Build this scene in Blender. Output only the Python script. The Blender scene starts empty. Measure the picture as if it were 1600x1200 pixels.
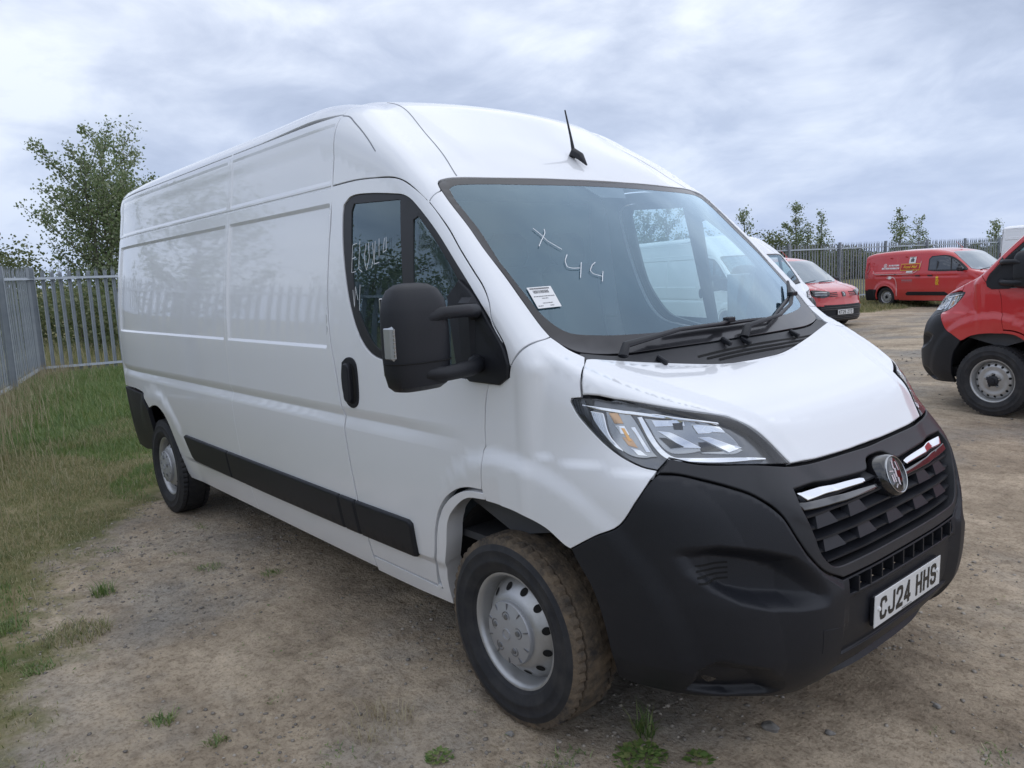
import bpy, bmesh, math, random, time
import numpy as np
from mathutils import Matrix, Vector, Euler
from mathutils.geometry import delaunay_2d_cdt
T0 = time.time()
random.seed(7); rng = np.random.default_rng(7)
SC = bpy.context.scene; COL = SC.collection
R = math.radians
# ---------------------------------------------------------------- camera, sky, sun, exposure
cam_d = bpy.data.cameras.new('camera'); cam = bpy.data.objects.new('camera', cam_d); COL.objects.link(cam)
def cam_axes(yaw, pitch, roll):
    f = Vector((math.cos(pitch)*math.cos(yaw), math.cos(pitch)*math.sin(yaw), math.sin(pitch)))
    r = f.cross(Vector((0,0,1))).normalized(); u = r.cross(f)
    c, s = math.cos(roll), math.sin(roll)
    return c*r+s*u, -s*r+c*u, f
CR, CU, CF = cam_axes(2.44103710, -.138145188, -.0497484657)
CAM = Vector((1.19673907, -2.73620150, 1.66874914))
cam.matrix_world = Matrix(((CR.x,CU.x,-CF.x,CAM.x),(CR.y,CU.y,-CF.y,CAM.y),(CR.z,CU.z,-CF.z,CAM.z),(0,0,0,1)))
cam_d.sensor_width = 36; cam_d.lens = 36*1231.19/1600; cam_d.clip_start = .05; cam_d.clip_end = 3000
SC.camera = cam
SUN_AZ, SUN_EL = R(62), R(48)
W = bpy.data.worlds.new('World'); SC.world = W; W.use_nodes = True
SC.view_settings.view_transform = 'Standard'; SC.view_settings.look = 'None'
SC.view_settings.exposure = 0; SC.view_settings.gamma = 1; SC.view_settings.use_curve_mapping = False
def build_world():
    nt = W.node_tree; N = nt.nodes; L = nt.links; N.clear()
    out = N.new('ShaderNodeOutputWorld'); bg = N.new('ShaderNodeBackground'); bg.inputs['Strength'].default_value = .112
    sky = N.new('ShaderNodeTexSky'); sky.sky_type = 'NISHITA'; sky.sun_disc = False
    sky.sun_elevation = SUN_EL; sky.sun_rotation = math.pi/2-SUN_AZ
    tc = N.new('ShaderNodeTexCoord'); sep = N.new('ShaderNodeSeparateXYZ'); L.new(tc.outputs['Generated'], sep.inputs[0])
    def M(op, a, b=None, c=None):
        n = N.new('ShaderNodeMath'); n.operation = op
        for i, v in enumerate((a, b, c)):
            if v is None: continue
            if isinstance(v, (int, float)): n.inputs[i].default_value = v
            else: L.new(v, n.inputs[i])
        return n.outputs[0]
    zz = M('MAXIMUM', sep.outputs[2], 0.0); zd = M('ADD', zz, .27)
    cx = M('DIVIDE', sep.outputs[0], zd); cy = M('DIVIDE', sep.outputs[1], zd)
    cv = N.new('ShaderNodeCombineXYZ'); L.new(cx, cv.inputs[0]); L.new(cy, cv.inputs[1]); L.new(M('MULTIPLY', zz, 1.2), cv.inputs[2])
    def noise(scale, det, rough, off, dist=0.0):
        mp = N.new('ShaderNodeMapping'); mp.inputs['Location'].default_value = off; L.new(cv.outputs[0], mp.inputs[0])
        n = N.new('ShaderNodeTexNoise'); n.inputs['Scale'].default_value = scale; n.inputs['Detail'].default_value = det
        n.inputs['Roughness'].default_value = rough; n.inputs['Distortion'].default_value = dist; L.new(mp.outputs[0], n.inputs['Vector']); return n.outputs[0]
    def ramp(fac, stops):
        r = N.new('ShaderNodeValToRGB'); L.new(fac, r.inputs[0]); e = r.color_ramp.elements
        while len(e) < len(stops): e.new(.5)
        for k, (pp, c) in enumerate(stops): e[k].position = pp; e[k].color = (*c, 1)
        return r.outputs[0]
    big = noise(.85, 5, .55, (6.1, -2.3, 0), .25); fine = noise(2.6, 8, .6, (8.2, 4.4, 0), .35)
    mixn = M('ADD', M('MULTIPLY', big, .68), M('MULTIPLY', fine, .32))
    cloud = ramp(mixn, [(.37, (3.6,4.25,5.8)), (.44, (4.9,5.6,7.3)), (.50, (6.6,7.3,8.9)), (.575, (9.2,9.8,10.8))])
    # thin layer cloud low over the horizon, bluer
    low = ramp(M('ADD', zz, M('MULTIPLY', M('SUBTRACT', fine, .5), .12)), [(0.0, (4.2,5.3,7.9)), (.10, (5.0,6.0,8.2)), (.30, (6.6,7.5,9.0)), (1, (6.6,7.5,9.0))])
    hz = ramp(zz, [(.0, (.15,.15,.15)), (.12, (.5,.5,.5)), (.35, (1,1,1))])
    m1 = N.new('ShaderNodeMixRGB'); L.new(hz, m1.inputs[0]); L.new(low, m1.inputs[1]); L.new(cloud, m1.inputs[2])
    m2 = N.new('ShaderNodeMixRGB'); m2.inputs[0].default_value = .93; L.new(sky.outputs[0], m2.inputs[1]); L.new(m1.outputs[0], m2.inputs[2])
    L.new(m2.outputs[0], bg.inputs['Color']); L.new(bg.outputs[0], out.inputs['Surface'])
build_world()
sun_d = bpy.data.lights.new('sun', 'SUN'); sun = bpy.data.objects.new('sun', sun_d); COL.objects.link(sun)
sun_d.energy = .8; sun_d.angle = R(120); sun_d.color = (1, .98, .95)
sun.rotation_euler = Vector((-math.cos(SUN_AZ)*math.cos(SUN_EL), -math.sin(SUN_AZ)*math.cos(SUN_EL), -math.sin(SUN_EL))).to_track_quat('-Z', 'Y').to_euler()

# ---------------------------------------------------------------- materials
def mat(name, base=(.5,.5,.5), rough=.5, metal=0, coat=0, coatr=.03, spec=.5, bump=None, noise=None, emit=None):
    """bump=(scale, strength, dist)   noise=(scale, colour2, lo, hi)"""
    m = bpy.data.materials.new(name); m.use_nodes = True; nt = m.node_tree; b = nt.nodes['Principled BSDF']
    b.inputs['Base Color'].default_value = (*base, 1); b.inputs['Roughness'].default_value = rough; b.inputs['Metallic'].default_value = metal
    b.inputs['Coat Weight'].default_value = coat; b.inputs['Coat Roughness'].default_value = coatr; b.inputs['Specular IOR Level'].default_value = spec
    tc = nt.nodes.new('ShaderNodeTexCoord')
    if noise:
        n = nt.nodes.new('ShaderNodeTexNoise'); n.inputs['Scale'].default_value = noise[0]; n.inputs['Detail'].default_value = 6; n.inputs['Roughness'].default_value = .62
        nt.links.new(tc.outputs['Object'], n.inputs['Vector'])
        r = nt.nodes.new('ShaderNodeValToRGB'); nt.links.new(n.outputs[0], r.inputs[0])
        r.color_ramp.elements[0].position = noise[2]; r.color_ramp.elements[1].position = noise[3]
        r.color_ramp.elements[0].color = (*base, 1); r.color_ramp.elements[1].color = (*noise[1], 1)
        nt.links.new(r.outputs[0], b.inputs['Base Color'])
    if bump:
        n = nt.nodes.new('ShaderNodeTexNoise'); n.inputs['Scale'].default_value = bump[0]; n.inputs['Detail'].default_value = 4
        nt.links.new(tc.outputs['Object'], n.inputs['Vector'])
        bp = nt.nodes.new('ShaderNodeBump'); bp.inputs['Strength'].default_value = bump[1]; bp.inputs['Distance'].default_value = bump[2]
        nt.links.new(n.outputs[0], bp.inputs['Height']); nt.links.new(bp.outputs[0], b.inputs['Normal'])
    if emit:
        b.inputs['Emission Color'].default_value = (*emit[0], 1); b.inputs['Emission Strength'].default_value = emit[1]
    return m
def glass_mat(name, tint, dust_haze=.05, dust_haze_col=(.45,.5,.52), ior=1.5, rough=0.0, two=1.0, refl=(1,1,1)):
    m = bpy.data.materials.new(name); m.use_nodes = True; nt = m.node_tree; N = nt.nodes; L = nt.links; N.clear()
    out = N.new('ShaderNodeOutputMaterial'); tr = N.new('ShaderNodeBsdfTransparent'); tr.inputs[0].default_value = (*tint, 1)
    gl = N.new('ShaderNodeBsdfGlossy'); gl.inputs['Roughness'].default_value = rough; gl.inputs['Color'].default_value = (*refl,1)
    fr = N.new('ShaderNodeFresnel'); gm = N.new('ShaderNodeNewGeometry'); ii = N.new('ShaderNodeMapRange'); ii.inputs['To Min'].default_value = ior; ii.inputs['To Max'].default_value = 1/ior; L.new(gm.outputs['Backfacing'], ii.inputs[0]); L.new(ii.outputs[0], fr.inputs[0])
    mu = N.new('ShaderNodeMath'); mu.operation = 'MULTIPLY'; mu.use_clamp = True; mu.inputs[1].default_value = two; L.new(fr.outputs[0], mu.inputs[0])
    di = N.new('ShaderNodeBsdfDiffuse'); di.inputs[0].default_value = (*dust_haze_col, 1)
    tc = N.new('ShaderNodeTexCoord'); no = N.new('ShaderNodeTexNoise'); no.inputs['Scale'].default_value = 1.6; no.inputs['Detail'].default_value = 5; L.new(tc.outputs['Object'], no.inputs['Vector'])
    mr = N.new('ShaderNodeMapRange'); mr.inputs['From Min'].default_value = .3; mr.inputs['From Max'].default_value = .7; mr.inputs['To Min'].default_value = dust_haze*.6; mr.inputs['To Max'].default_value = dust_haze*1.4; L.new(no.outputs[0], mr.inputs[0])
    a = N.new('ShaderNodeMixShader'); L.new(mr.outputs[0], a.inputs[0]); L.new(tr.outputs[0], a.inputs[1]); L.new(di.outputs[0], a.inputs[2])
    b = N.new('ShaderNodeMixShader'); L.new(mu.outputs[0], b.inputs[0]); L.new(a.outputs[0], b.inputs[1]); L.new(gl.outputs[0], b.inputs[2])
    L.new(b.outputs[0], out.inputs[0]); return m
def paint(name, col, dirt=.0, dirtcol=(.42,.38,.32)):
    m = mat(name, col, .32, coat=1.0, coatr=.02)
    nt = m.node_tree; N = nt.nodes; L = nt.links; b = N['Principled BSDF']
    tc = N.new('ShaderNodeTexCoord'); sep = N.new('ShaderNodeSeparateXYZ'); L.new(tc.outputs['Object'], sep.inputs[0])
    n = N.new('ShaderNodeTexNoise'); n.inputs['Scale'].default_value = 2.2; n.inputs['Detail'].default_value = 7; n.inputs['Roughness'].default_value = .65; L.new(tc.outputs['Object'], n.inputs['Vector'])
    # road film: thicker low down on the sills and behind the wheels
    h = N.new('ShaderNodeMapRange'); L.new(sep.outputs[2], h.inputs[0]); h.inputs['From Min'].default_value = .3; h.inputs['From Max'].default_value = 1.1; h.inputs['To Min'].default_value = 1; h.inputs['To Max'].default_value = .12
    mu = N.new('ShaderNodeMath'); mu.operation = 'MULTIPLY'; L.new(h.outputs[0], mu.inputs[0]); L.new(n.outputs[0], mu.inputs[1])
    m2 = N.new('ShaderNodeMath'); m2.operation = 'MULTIPLY'; L.new(mu.outputs[0], m2.inputs[0]); m2.inputs[1].default_value = dirt
    mx = N.new('ShaderNodeMixRGB'); mx.inputs[1].default_value = (*col, 1); mx.inputs[2].default_value = (*dirtcol, 1); L.new(m2.outputs[0], mx.inputs[0]); L.new(mx.outputs[0], b.inputs['Base Color'])
    rr = N.new('ShaderNodeMapRange'); L.new(m2.outputs[0], rr.inputs[0]); rr.inputs['To Min'].default_value = .03; rr.inputs['To Max'].default_value = .35; L.new(rr.outputs[0], b.inputs['Coat Roughness'])
    # barely visible orange peel and panel waviness
    n2 = N.new('ShaderNodeTexNoise'); n2.inputs['Scale'].default_value = 1.3; n2.inputs['Detail'].default_value = 1; L.new(tc.outputs['Object'], n2.inputs['Vector'])
    bp = N.new('ShaderNodeBump'); bp.inputs['Strength'].default_value = .25; bp.inputs['Distance'].default_value = .01; L.new(n2.outputs[0], bp.inputs['Height']); L.new(bp.outputs[0], b.inputs['Normal']); L.new(bp.outputs[0], b.inputs['Coat Normal'])
    return m
M_WHITE = paint('white_paint', (.82,.835,.86), .18)
M_RED = paint('red_paint', (.56,.016,.02), .25)
M_BLACK = mat('black_plastic', (.012,.0135,.018), .47, spec=.36, bump=(420,.25,.002), noise=(2.3,(.018,.019,.024),.35,.75))
M_DGREY = mat('charcoal_plastic', (.020,.021,.025), .42, spec=.42, bump=(420,.2,.002), noise=(3.1,(.032,.032,.036),.35,.75))
M_GLOSSBLK = mat('gloss_black', (.008,.008,.010), .08, coat=1)
M_CHROME = mat('chrome', (.85,.86,.88), .07, metal=1)
M_SATIN = mat('satin_lamp_metal', (.42,.43,.44), .18, metal=1)
M_STEEL = mat('silver_wheel_paint', (.46,.465,.47), .36, metal=.6, bump=(60,.05,.002), noise=(7,(.30,.29,.27),.45,.8))
M_HOLE = mat('hole_shade', (.006,.006,.006), .9)  # near-black stands in for the shade inside holes, slots and recesses
M_RUBBER = mat('tyre_rubber', (.014,.015,.019), .72, bump=(90,.15,.003), noise=(9,(.045,.043,.042),.42,.78))
M_LINER = mat('wheel_liner', (.014,.014,.016), .9, bump=(40,.3,.01))
M_SEAL = mat('window_seal', (.012,.012,.014), .45)
M_FRIT = mat('screen_border_ceramic', (.016,.016,.020), .3, coat=.45, coatr=.02, spec=.3)
M_LENS = glass_mat('lamp_lens', (.97,.98,.99), .012, ior=1.45, two=1.3)
M_AMBER = mat('amber_reflector', (.62,.40,.24), .12, metal=.95)
M_BULB = mat('amber_bulb_glass', (1.0,.55,.2), .12, metal=.3)
M_SCREEN = glass_mat('windscreen_glass', (.86,.97,.99), .075, (.14,.46,.66), ior=1.52, two=2.2, refl=(.70,.87,1.0))  # blue dust colour also stands in for the hazy sky reflection
M_SIDEGLASS = glass_mat('side_glass', (.74,.88,.86), .05, (.25,.36,.36), ior=1.52, two=1.9, refl=(.72,.90,1.0))
M_CABIN = mat('cabin_plastic', (.06,.062,.068), .6)
M_CABLIGHT = mat('cabin_lining', (.13,.15,.17), .75)
M_FABRIC = mat('seat_fabric', (.05,.052,.058), .9, bump=(200,.4,.003))
M_PLATEW = mat('plate_white', (.74,.75,.75), .25, coat=.5)
M_PLATEK = mat('plate_black', (.012,.012,.012), .35)
M_PAPER = mat('sticker_paper', (.82,.82,.82), .6)
M_INK = mat('sticker_ink', (.09,.09,.1), .6)
M_BRUSHED = mat('brushed_emblem_metal', (.75,.76,.78), .4, metal=1)
M_CHALK = mat('white_marker', (.78,.80,.82), .8)
M_GALV = mat('galvanised_steel', (.34,.37,.40), .55, metal=.2, bump=(30,.1,.003), noise=(2.5,(.25,.285,.32),.35,.7))
M_SMALLGLASS = mat('dark_glass', (.018,.024,.028), .03, coat=1, coatr=.0, spec=1)
M_YELLOW = mat('yellow_vinyl', (.80,.50,.03), .4)
M_VWHITE = mat('white_vinyl', (.78,.78,.78), .4)
M_DKRED = mat('signal_red_vinyl', (.40,.008,.010), .35)
M_PINK = mat('pink_vinyl_and_highlight', (.70,.38,.38), .4)
M_FRONTSCREEN = mat('sky_glass', (.16,.21,.24), .03, coat=1, coatr=.0, spec=1, metal=.25)  # blue-grey base and part metal stand in for reflected sky
def muddy_tyre():
    m = mat('muddy_tread', (.03,.03,.032), .85)
    nt = m.node_tree; N = nt.nodes; L = nt.links; b = N['Principled BSDF']
    tc = N.new('ShaderNodeTexCoord'); n = N.new('ShaderNodeTexNoise'); n.inputs['Scale'].default_value = 14; n.inputs['Detail'].default_value = 8; n.inputs['Roughness'].default_value = .7
    L.new(tc.outputs['Object'], n.inputs['Vector'])
    r = N.new('ShaderNodeValToRGB'); e = r.color_ramp.elements; e[0].position = .33; e[0].color = (.035,.032,.03,1); e[1].position = .62; e[1].color = (.15,.112,.075,1)
    L.new(n.outputs[0], r.inputs[0]); L.new(r.outputs[0], b.inputs['Base Color'])
    n2 = N.new('ShaderNodeTexNoise'); n2.inputs['Scale'].default_value = 80; n2.inputs['Detail'].default_value = 5; L.new(tc.outputs['Object'], n2.inputs['Vector'])
    bp = N.new('ShaderNodeBump'); bp.inputs['Strength'].default_value = .7; bp.inputs['Distance'].default_value = .006; L.new(n2.outputs[0], bp.inputs['Height']); L.new(bp.outputs[0], b.inputs['Normal'])
    return m
M_MUD = muddy_tyre()

# ---------------------------------------------------------------- mesh helpers
class MB:
    def __init__(s): s.v = []; s.f = []; s.m = []; s.n = None
    def add(s, vs, fs, mi=0):
        o = len(s.v); s.v += [tuple(map(float, q)) for q in vs]; s.f += [tuple(i+o for i in f) for f in fs]; s.m += [mi]*len(fs); return s
    def box(s, c, d, rot=None, mi=0, ch=0.0):
        x, y, z = d[0]/2, d[1]/2, d[2]/2
        if ch <= 0:
            vs = [Vector((i*x, j*y, k*z)) for i in (-1,1) for j in (-1,1) for k in (-1,1)]
            fs = [(0,1,3,2),(4,6,7,5),(0,4,5,1),(2,3,7,6),(0,2,6,4),(1,5,7,3)]
        else:
            vs = []; idx = {}
            for i in (-1,1):
                for j in (-1,1):
                    for k in (-1,1):
                        for a in range(3):
                            q = [i*x, j*y, k*z]
                            for b in range(3):
                                if b != a: q[b] -= (i,j,k)[b]*ch
                            idx[(i,j,k,a)] = len(vs); vs.append(Vector(q))
            fs = []
            for a in range(3):
                for sg in (-1,1):
                    b, c2 = [t for t in range(3) if t != a]
                    L_ = []
                    for (p_, q_) in ((-1,-1),(1,-1),(1,1),(-1,1)):
                        k = [0,0,0]; k[a] = sg; k[b] = p_; k[c2] = q_; L_.append(idx[(*k, a)])
                    if sg*(1 if (a, b, c2) in ((0,1,2),(2,0,1)) else -1) < 0: L_ = L_[::-1]
                    fs.append(tuple(L_))
            for a in range(3):
                b, c2 = [t for t in range(3) if t != a]
                for sb in (-1,1):
                    for sc_ in (-1,1):
                        k0 = [0,0,0]; k1 = [0,0,0]; k0[a] = -1; k1[a] = 1
                        for k in (k0, k1): k[b] = sb; k[c2] = sc_
                        fs.append((idx[(*k0,b)], idx[(*k1,b)], idx[(*k1,c2)], idx[(*k0,c2)]))
            for i in (-1,1):
                for j in (-1,1):
                    for k in (-1,1): fs.append((idx[(i,j,k,0)], idx[(i,j,k,1)], idx[(i,j,k,2)]))
        if rot is not None: vs = [rot @ q for q in vs]
        return s.add([q+Vector(c) for q in vs], fs, mi)
    def tube(s, pts, rad, seg=8, mi=0, caps=True, flat=1.0, up=None):
        pts = [Vector(q) for q in pts]; n = len(pts)
        if not isinstance(rad, (list, tuple)): rad = [rad]*n
        vs = []; prev = None
        for i, q in enumerate(pts):
            t = (pts[min(i+1,n-1)]-pts[max(i-1,0)]).normalized()
            if prev is None:
                a = Vector(up) if up else (Vector((0,0,1)) if abs(t.z) < .9 else Vector((1,0,0)))
            else: a = prev
            a = (a-t*a.dot(t)).normalized(); b = t.cross(a); prev = a
            for k in range(seg):
                an = 2*math.pi*k/seg; vs.append(q+(a*math.sin(an)*flat+b*math.cos(an))*rad[i])
        fs = [(i*seg+k, i*seg+(k+1)%seg, (i+1)*seg+(k+1)%seg, (i+1)*seg+k) for i in range(n-1) for k in range(seg)]
        if caps: fs += [tuple(range(seg))[::-1], tuple((n-1)*seg+k for k in range(seg))]
        return s.add(vs, fs, mi)
    def lathe(s, prof, seg=48, mi=0, c=(0,0,0), mis=None):
        """profile (r, y) round the y axis"""
        vs = []; n = len(prof)
        for k in range(seg):
            a = 2*math.pi*k/seg
            for r, y in prof: vs.append((c[0]+r*math.cos(a), c[1]+y, c[2]+r*math.sin(a)))
        o = len(s.v); s.add(vs, [], 0)
        for k in range(seg):
            k2 = (k+1) % seg
            for i in range(n-1):
                s.f.append((o+k*n+i, o+k*n+i+1, o+k2*n+i+1, o+k2*n+i)); s.m.append(mis[i] if mis else mi)
        return s
    def prism(s, poly, axis, a, b, mi=0):
        """2D polygon extruded along axis from a to b"""
        def P(u, v, w):
            return {'x': (w,u,v), 'y': (u,w,v), 'z': (u,v,w)}[axis]
        n = len(poly); vs = [P(u,v,a) for u, v in poly]+[P(u,v,b) for u, v in poly]
        fs = [tuple(range(n))[::-1], tuple(range(n,2*n))]+[(i,(i+1)%n,(i+1)%n+n,i+n) for i in range(n)]
        return s.add(vs, fs, mi)
    def mesh(s, name, mats, smooth=True, sharp=35):
        me = bpy.data.meshes.new(name); me.from_pydata(s.v, [], s.f)
        for m in (mats if isinstance(mats, (list, tuple)) else [mats]): me.materials.append(m)
        if len(set(s.m)) > 1 or (s.m and s.m[0]): me.polygons.foreach_set('material_index', s.m)
        me.update()
        if smooth:
            me.polygons.foreach_set('use_smooth', [True]*len(me.polygons))
            try: me.set_sharp_from_angle(angle=R(sharp))
            except Exception: pass
        return me
def link(name, me, parent=None, label=None, kind=None, loc=None):
    o = bpy.data.objects.new(name, me); COL.objects.link(o)
    if parent is not None: o.parent = parent
    if label: o['label'] = label
    if kind: o['kind'] = kind
    if loc is not None: o.location = loc
    return o
def thing(name, label, cat, loc=(0,0,0), rz=0, group=None, me=None):
    o = bpy.data.objects.new(name, me); COL.objects.link(o); o.location = loc; o.rotation_euler = (0,0,rz)
    o['label'] = label; o['category'] = cat
    if group: o['group'] = group
    return o
def fix_normals(me):
    bm = bmesh.new(); bm.from_mesh(me); bmesh.ops.recalc_face_normals(bm, faces=bm.faces); bm.to_mesh(me); bm.free(); return me
# ---------------------------------------------------------------- implicit skin of the large panel van
_tab = {}
SMOOTH = {}
def spl(x, pts):
    """smoothed profile curve, tabulated once"""
    k = id(pts)
    if k not in _tab or _tab[k][2] is not pts:
        lo = min(p[0] for p in pts); hi = max(p[0] for p in pts); w = SMOOTH.get(k, 0.0); m = 3*w+.3*(hi-lo)+.5
        X = np.linspace(lo-m, hi+m, 16001); Y = _pchip(X, pts)
        if w > 0:
            dx = X[1]-X[0]; n = int(math.ceil(3*w/dx)); g = np.exp(-.5*(np.arange(-n,n+1)*dx/w)**2); g /= g.sum()
            Yp = np.concatenate([Y[0]+(np.arange(-n,0))*(Y[1]-Y[0]), Y, Y[-1]+(np.arange(1,n+1))*(Y[-1]-Y[-2])]); Y = np.convolve(Yp, g, 'valid')
        _tab[k] = (X, Y, pts)
    X, Y, _ = _tab[k]
    return np.interp(x, X, Y)
def _pchip(x, pts):
    xs = np.array([p[0] for p in pts], float); ys = np.array([p[1] for p in pts], float)
    if xs[0] > xs[-1]: xs = xs[::-1]; ys = ys[::-1]
    h = np.diff(xs); d = np.diff(ys)/h
    m = np.zeros_like(ys); m[0] = d[0]; m[-1] = d[-1]
    for i in range(1, len(xs)-1):
        if d[i-1]*d[i] > 0:
            w1 = 2*h[i]+h[i-1]; w2 = h[i]+2*h[i-1]
            m[i] = (w1+w2)/(w1/d[i-1]+w2/d[i])
    x = np.asarray(x, float)
    i = np.clip(np.searchsorted(xs, x)-1, 0, len(xs)-2)
    t = (x-xs[i])/h[i]
    lo = t < 0; hi = t > 1; tc = np.clip(t, 0, 1)
    r = ((2*tc**3-3*tc**2+1)*ys[i] + (tc**3-2*tc**2+tc)*h[i]*m[i] + (-2*tc**3+3*tc**2)*ys[i+1] + (tc**3-tc**2)*h[i]*m[i+1])
    r = np.where(lo, ys[0]+(x-xs[0])*m[0], r)
    return np.where(hi, ys[-1]+(x-xs[-1])*m[-1], r)
def sst(a, b, x):
    t = np.clip((x-a)/(b-a), 0, 1); return t*t*(3-2*t)
def lin(a, b, x): return np.clip((x-a)/(b-a), 0, 1)
def smax(a, b, k):
    h = np.clip(0.5+0.5*(a-b)/k, 0, 1)
    return b*(1-h)+a*h + k*h*(1-h)*0.5
def smin(a, b, k): return -smax(-a, -b, k)
def poly_sd(u, v, poly):
    """signed distance to polygon (negative inside)"""
    P = np.array(poly, float); n = len(P)
    d = np.full(u.shape, 1e9); ins = np.zeros(u.shape, bool)
    for i in range(n):
        a = P[i]; b = P[(i+1) % n]; e = b-a
        t = np.clip(((u-a[0])*e[0]+(v-a[1])*e[1])/(e@e+1e-12), 0, 1)
        d = np.minimum(d, np.hypot(u-a[0]-t*e[0], v-a[1]-t*e[1]))
        c = ((a[1] > v) != (b[1] > v)) & (u < (b[0]-a[0])*(v-a[1])/(b[1]-a[1]+1e-15)+a[0])
        ins ^= c
    return np.where(ins, -d, d)
FWX, FWZ, RWX, RWZ = -.948, .36, -4.983, .36
PW = [(.2,.906),(.27,.930),(.35,.955),(.5,.988),(.7,1.014),(1.0,1.034),(1.3,1.036),(1.5,1.028),(1.8,.996),(2.1,.948),(2.3,.917),(2.45,.885),(2.6,.842)]
PT = [(-6.1,-.102),(-5.9,-.05),(-5.6,-.023),(-5.2,-.013),(-2.2,-.0155),(-1.6,-.023),(-1.0,-.034),(-.6,-.050),(-.3,-.108),(0,-.243)]
PROOF = [(-6.1,2.515),(-5.8,2.556),(-4.5,2.575),(-3,2.579),(-2.4,2.585),(-2.05,2.52),(-1.75,2.352),(-1.5,2.190),(-1.33,2.052),(-.98,1.73),(-.62,1.367),(-.3,1.05)]
PHOOD = [(-.95,1.457),(-.62,1.3135),(-.42,1.233),(-.25,1.168),(-.165,1.105),(-.1,1.0),(0,.892),(.05,.825),(.08,.69)]
PXC = [(.2,-.10),(.25,-.08),(.33,.005),(.42,.05),(.55,.066),(.64,.068),(.66,.060),(.72,.052),(.85,.032),(.95,.002),(1.0,-.035),(1.1,-.118),(1.25,-.175),(1.5,-.44)]
PA = [(0,0),(.2,.001),(.4,.012),(.54,.030),(.67,.108),(.78,.200),(.85,.275),(.92,.375),(.97,.505),(1.02,.757)]
SCOOP = [(-.85,.785),(-.80,.79),(-.70,.768),(-.635,.745),(-.605,.715),(-.575,.68),(-.545,.643),(-.62,.645),(-.69,.653),(-.75,.672),(-.80,.705),(-.84,.75)]
FOG = [(-.81,.40),(-.79,.430),(-.70,.405),(-.645,.350),(-.625,.315),(-.70,.308),(-.79,.322)]
CORNER = [(-1.2,1.10),(-.839,1.032),(-.763,1.009),(-.715,.989),(-.668,.959),(-.619,.902),(-.592,.828),(-.568,.771),(-.52,.713),(-.443,.655),(-.43,.55),(-.43,.1),(-1.2,.1)]
GZ = [(-6,2.425),(-2.35,2.44),(-2.16,2.415)]
YB = [(-.62,.76),(-.1,.40),(0,.33)]
SMOOTH.update({id(PA): .035, id(PT): .10, id(PW): .05, id(PROOF): .05, id(PHOOD): .028, id(PXC): .018, id(YB): .05})
def side_w(x, z, opt):
    w = spl(z, PW)+spl(x, PT)
    # groove below the waist
    m = lin(-5.86,-5.80,x)*(1-lin(-1.55,-1.25,x))
    w = w - .016*np.maximum(0, np.minimum(lin(1.005,1.055,z), 1-lin(1.06,1.105,z)))*lin(-5.86,-5.80,x)*(1-lin(-1.6,-1.15,x))
    # pressed panels
    for a, b in ((-5.80,-3.46),(-3.40,-2.17)):
        mm = lin(a,a+.012,x)*(1-lin(b-.012,b,x))
        w = w - .012*mm*lin(1.368,1.382,z)*(1-lin(2.018,2.036,z))
        w = w - .006*mm*lin(2.125,2.14,z)*(1-lin(2.385,2.40,z))
    # gutter groove, arcing down over the cab
    w = w - .005*(1-lin(.002,.005,np.abs(x+3.43)))
    w = w - .005*(1-lin(.003,.006,np.abs(z-2.108)))*(x < -2.17)
    # wheel arch flares
    r = np.hypot((x-FWX)*np.where(x<FWX,1.25,.93)*1.0, z-FWZ)
    fl = (1-sst(.625,.70,r))*np.where(x<FWX, lin(.72,.95,z), 1)*lin(.3,.4,z)
    w = w + .022*fl
    r2 = np.hypot((x-RWX)*1.06, z-RWZ)
    w = w + .018*(1-sst(.56,.63,r2))*lin(.55,.8,z)*lin(-5.5,-5.3,x)
    # sill
    w = w - .012*(1-lin(.47,.50,z))*lin(-4.6,-4.4,x)*(1-lin(-1.35,-1.3,x))
    return w
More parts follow.
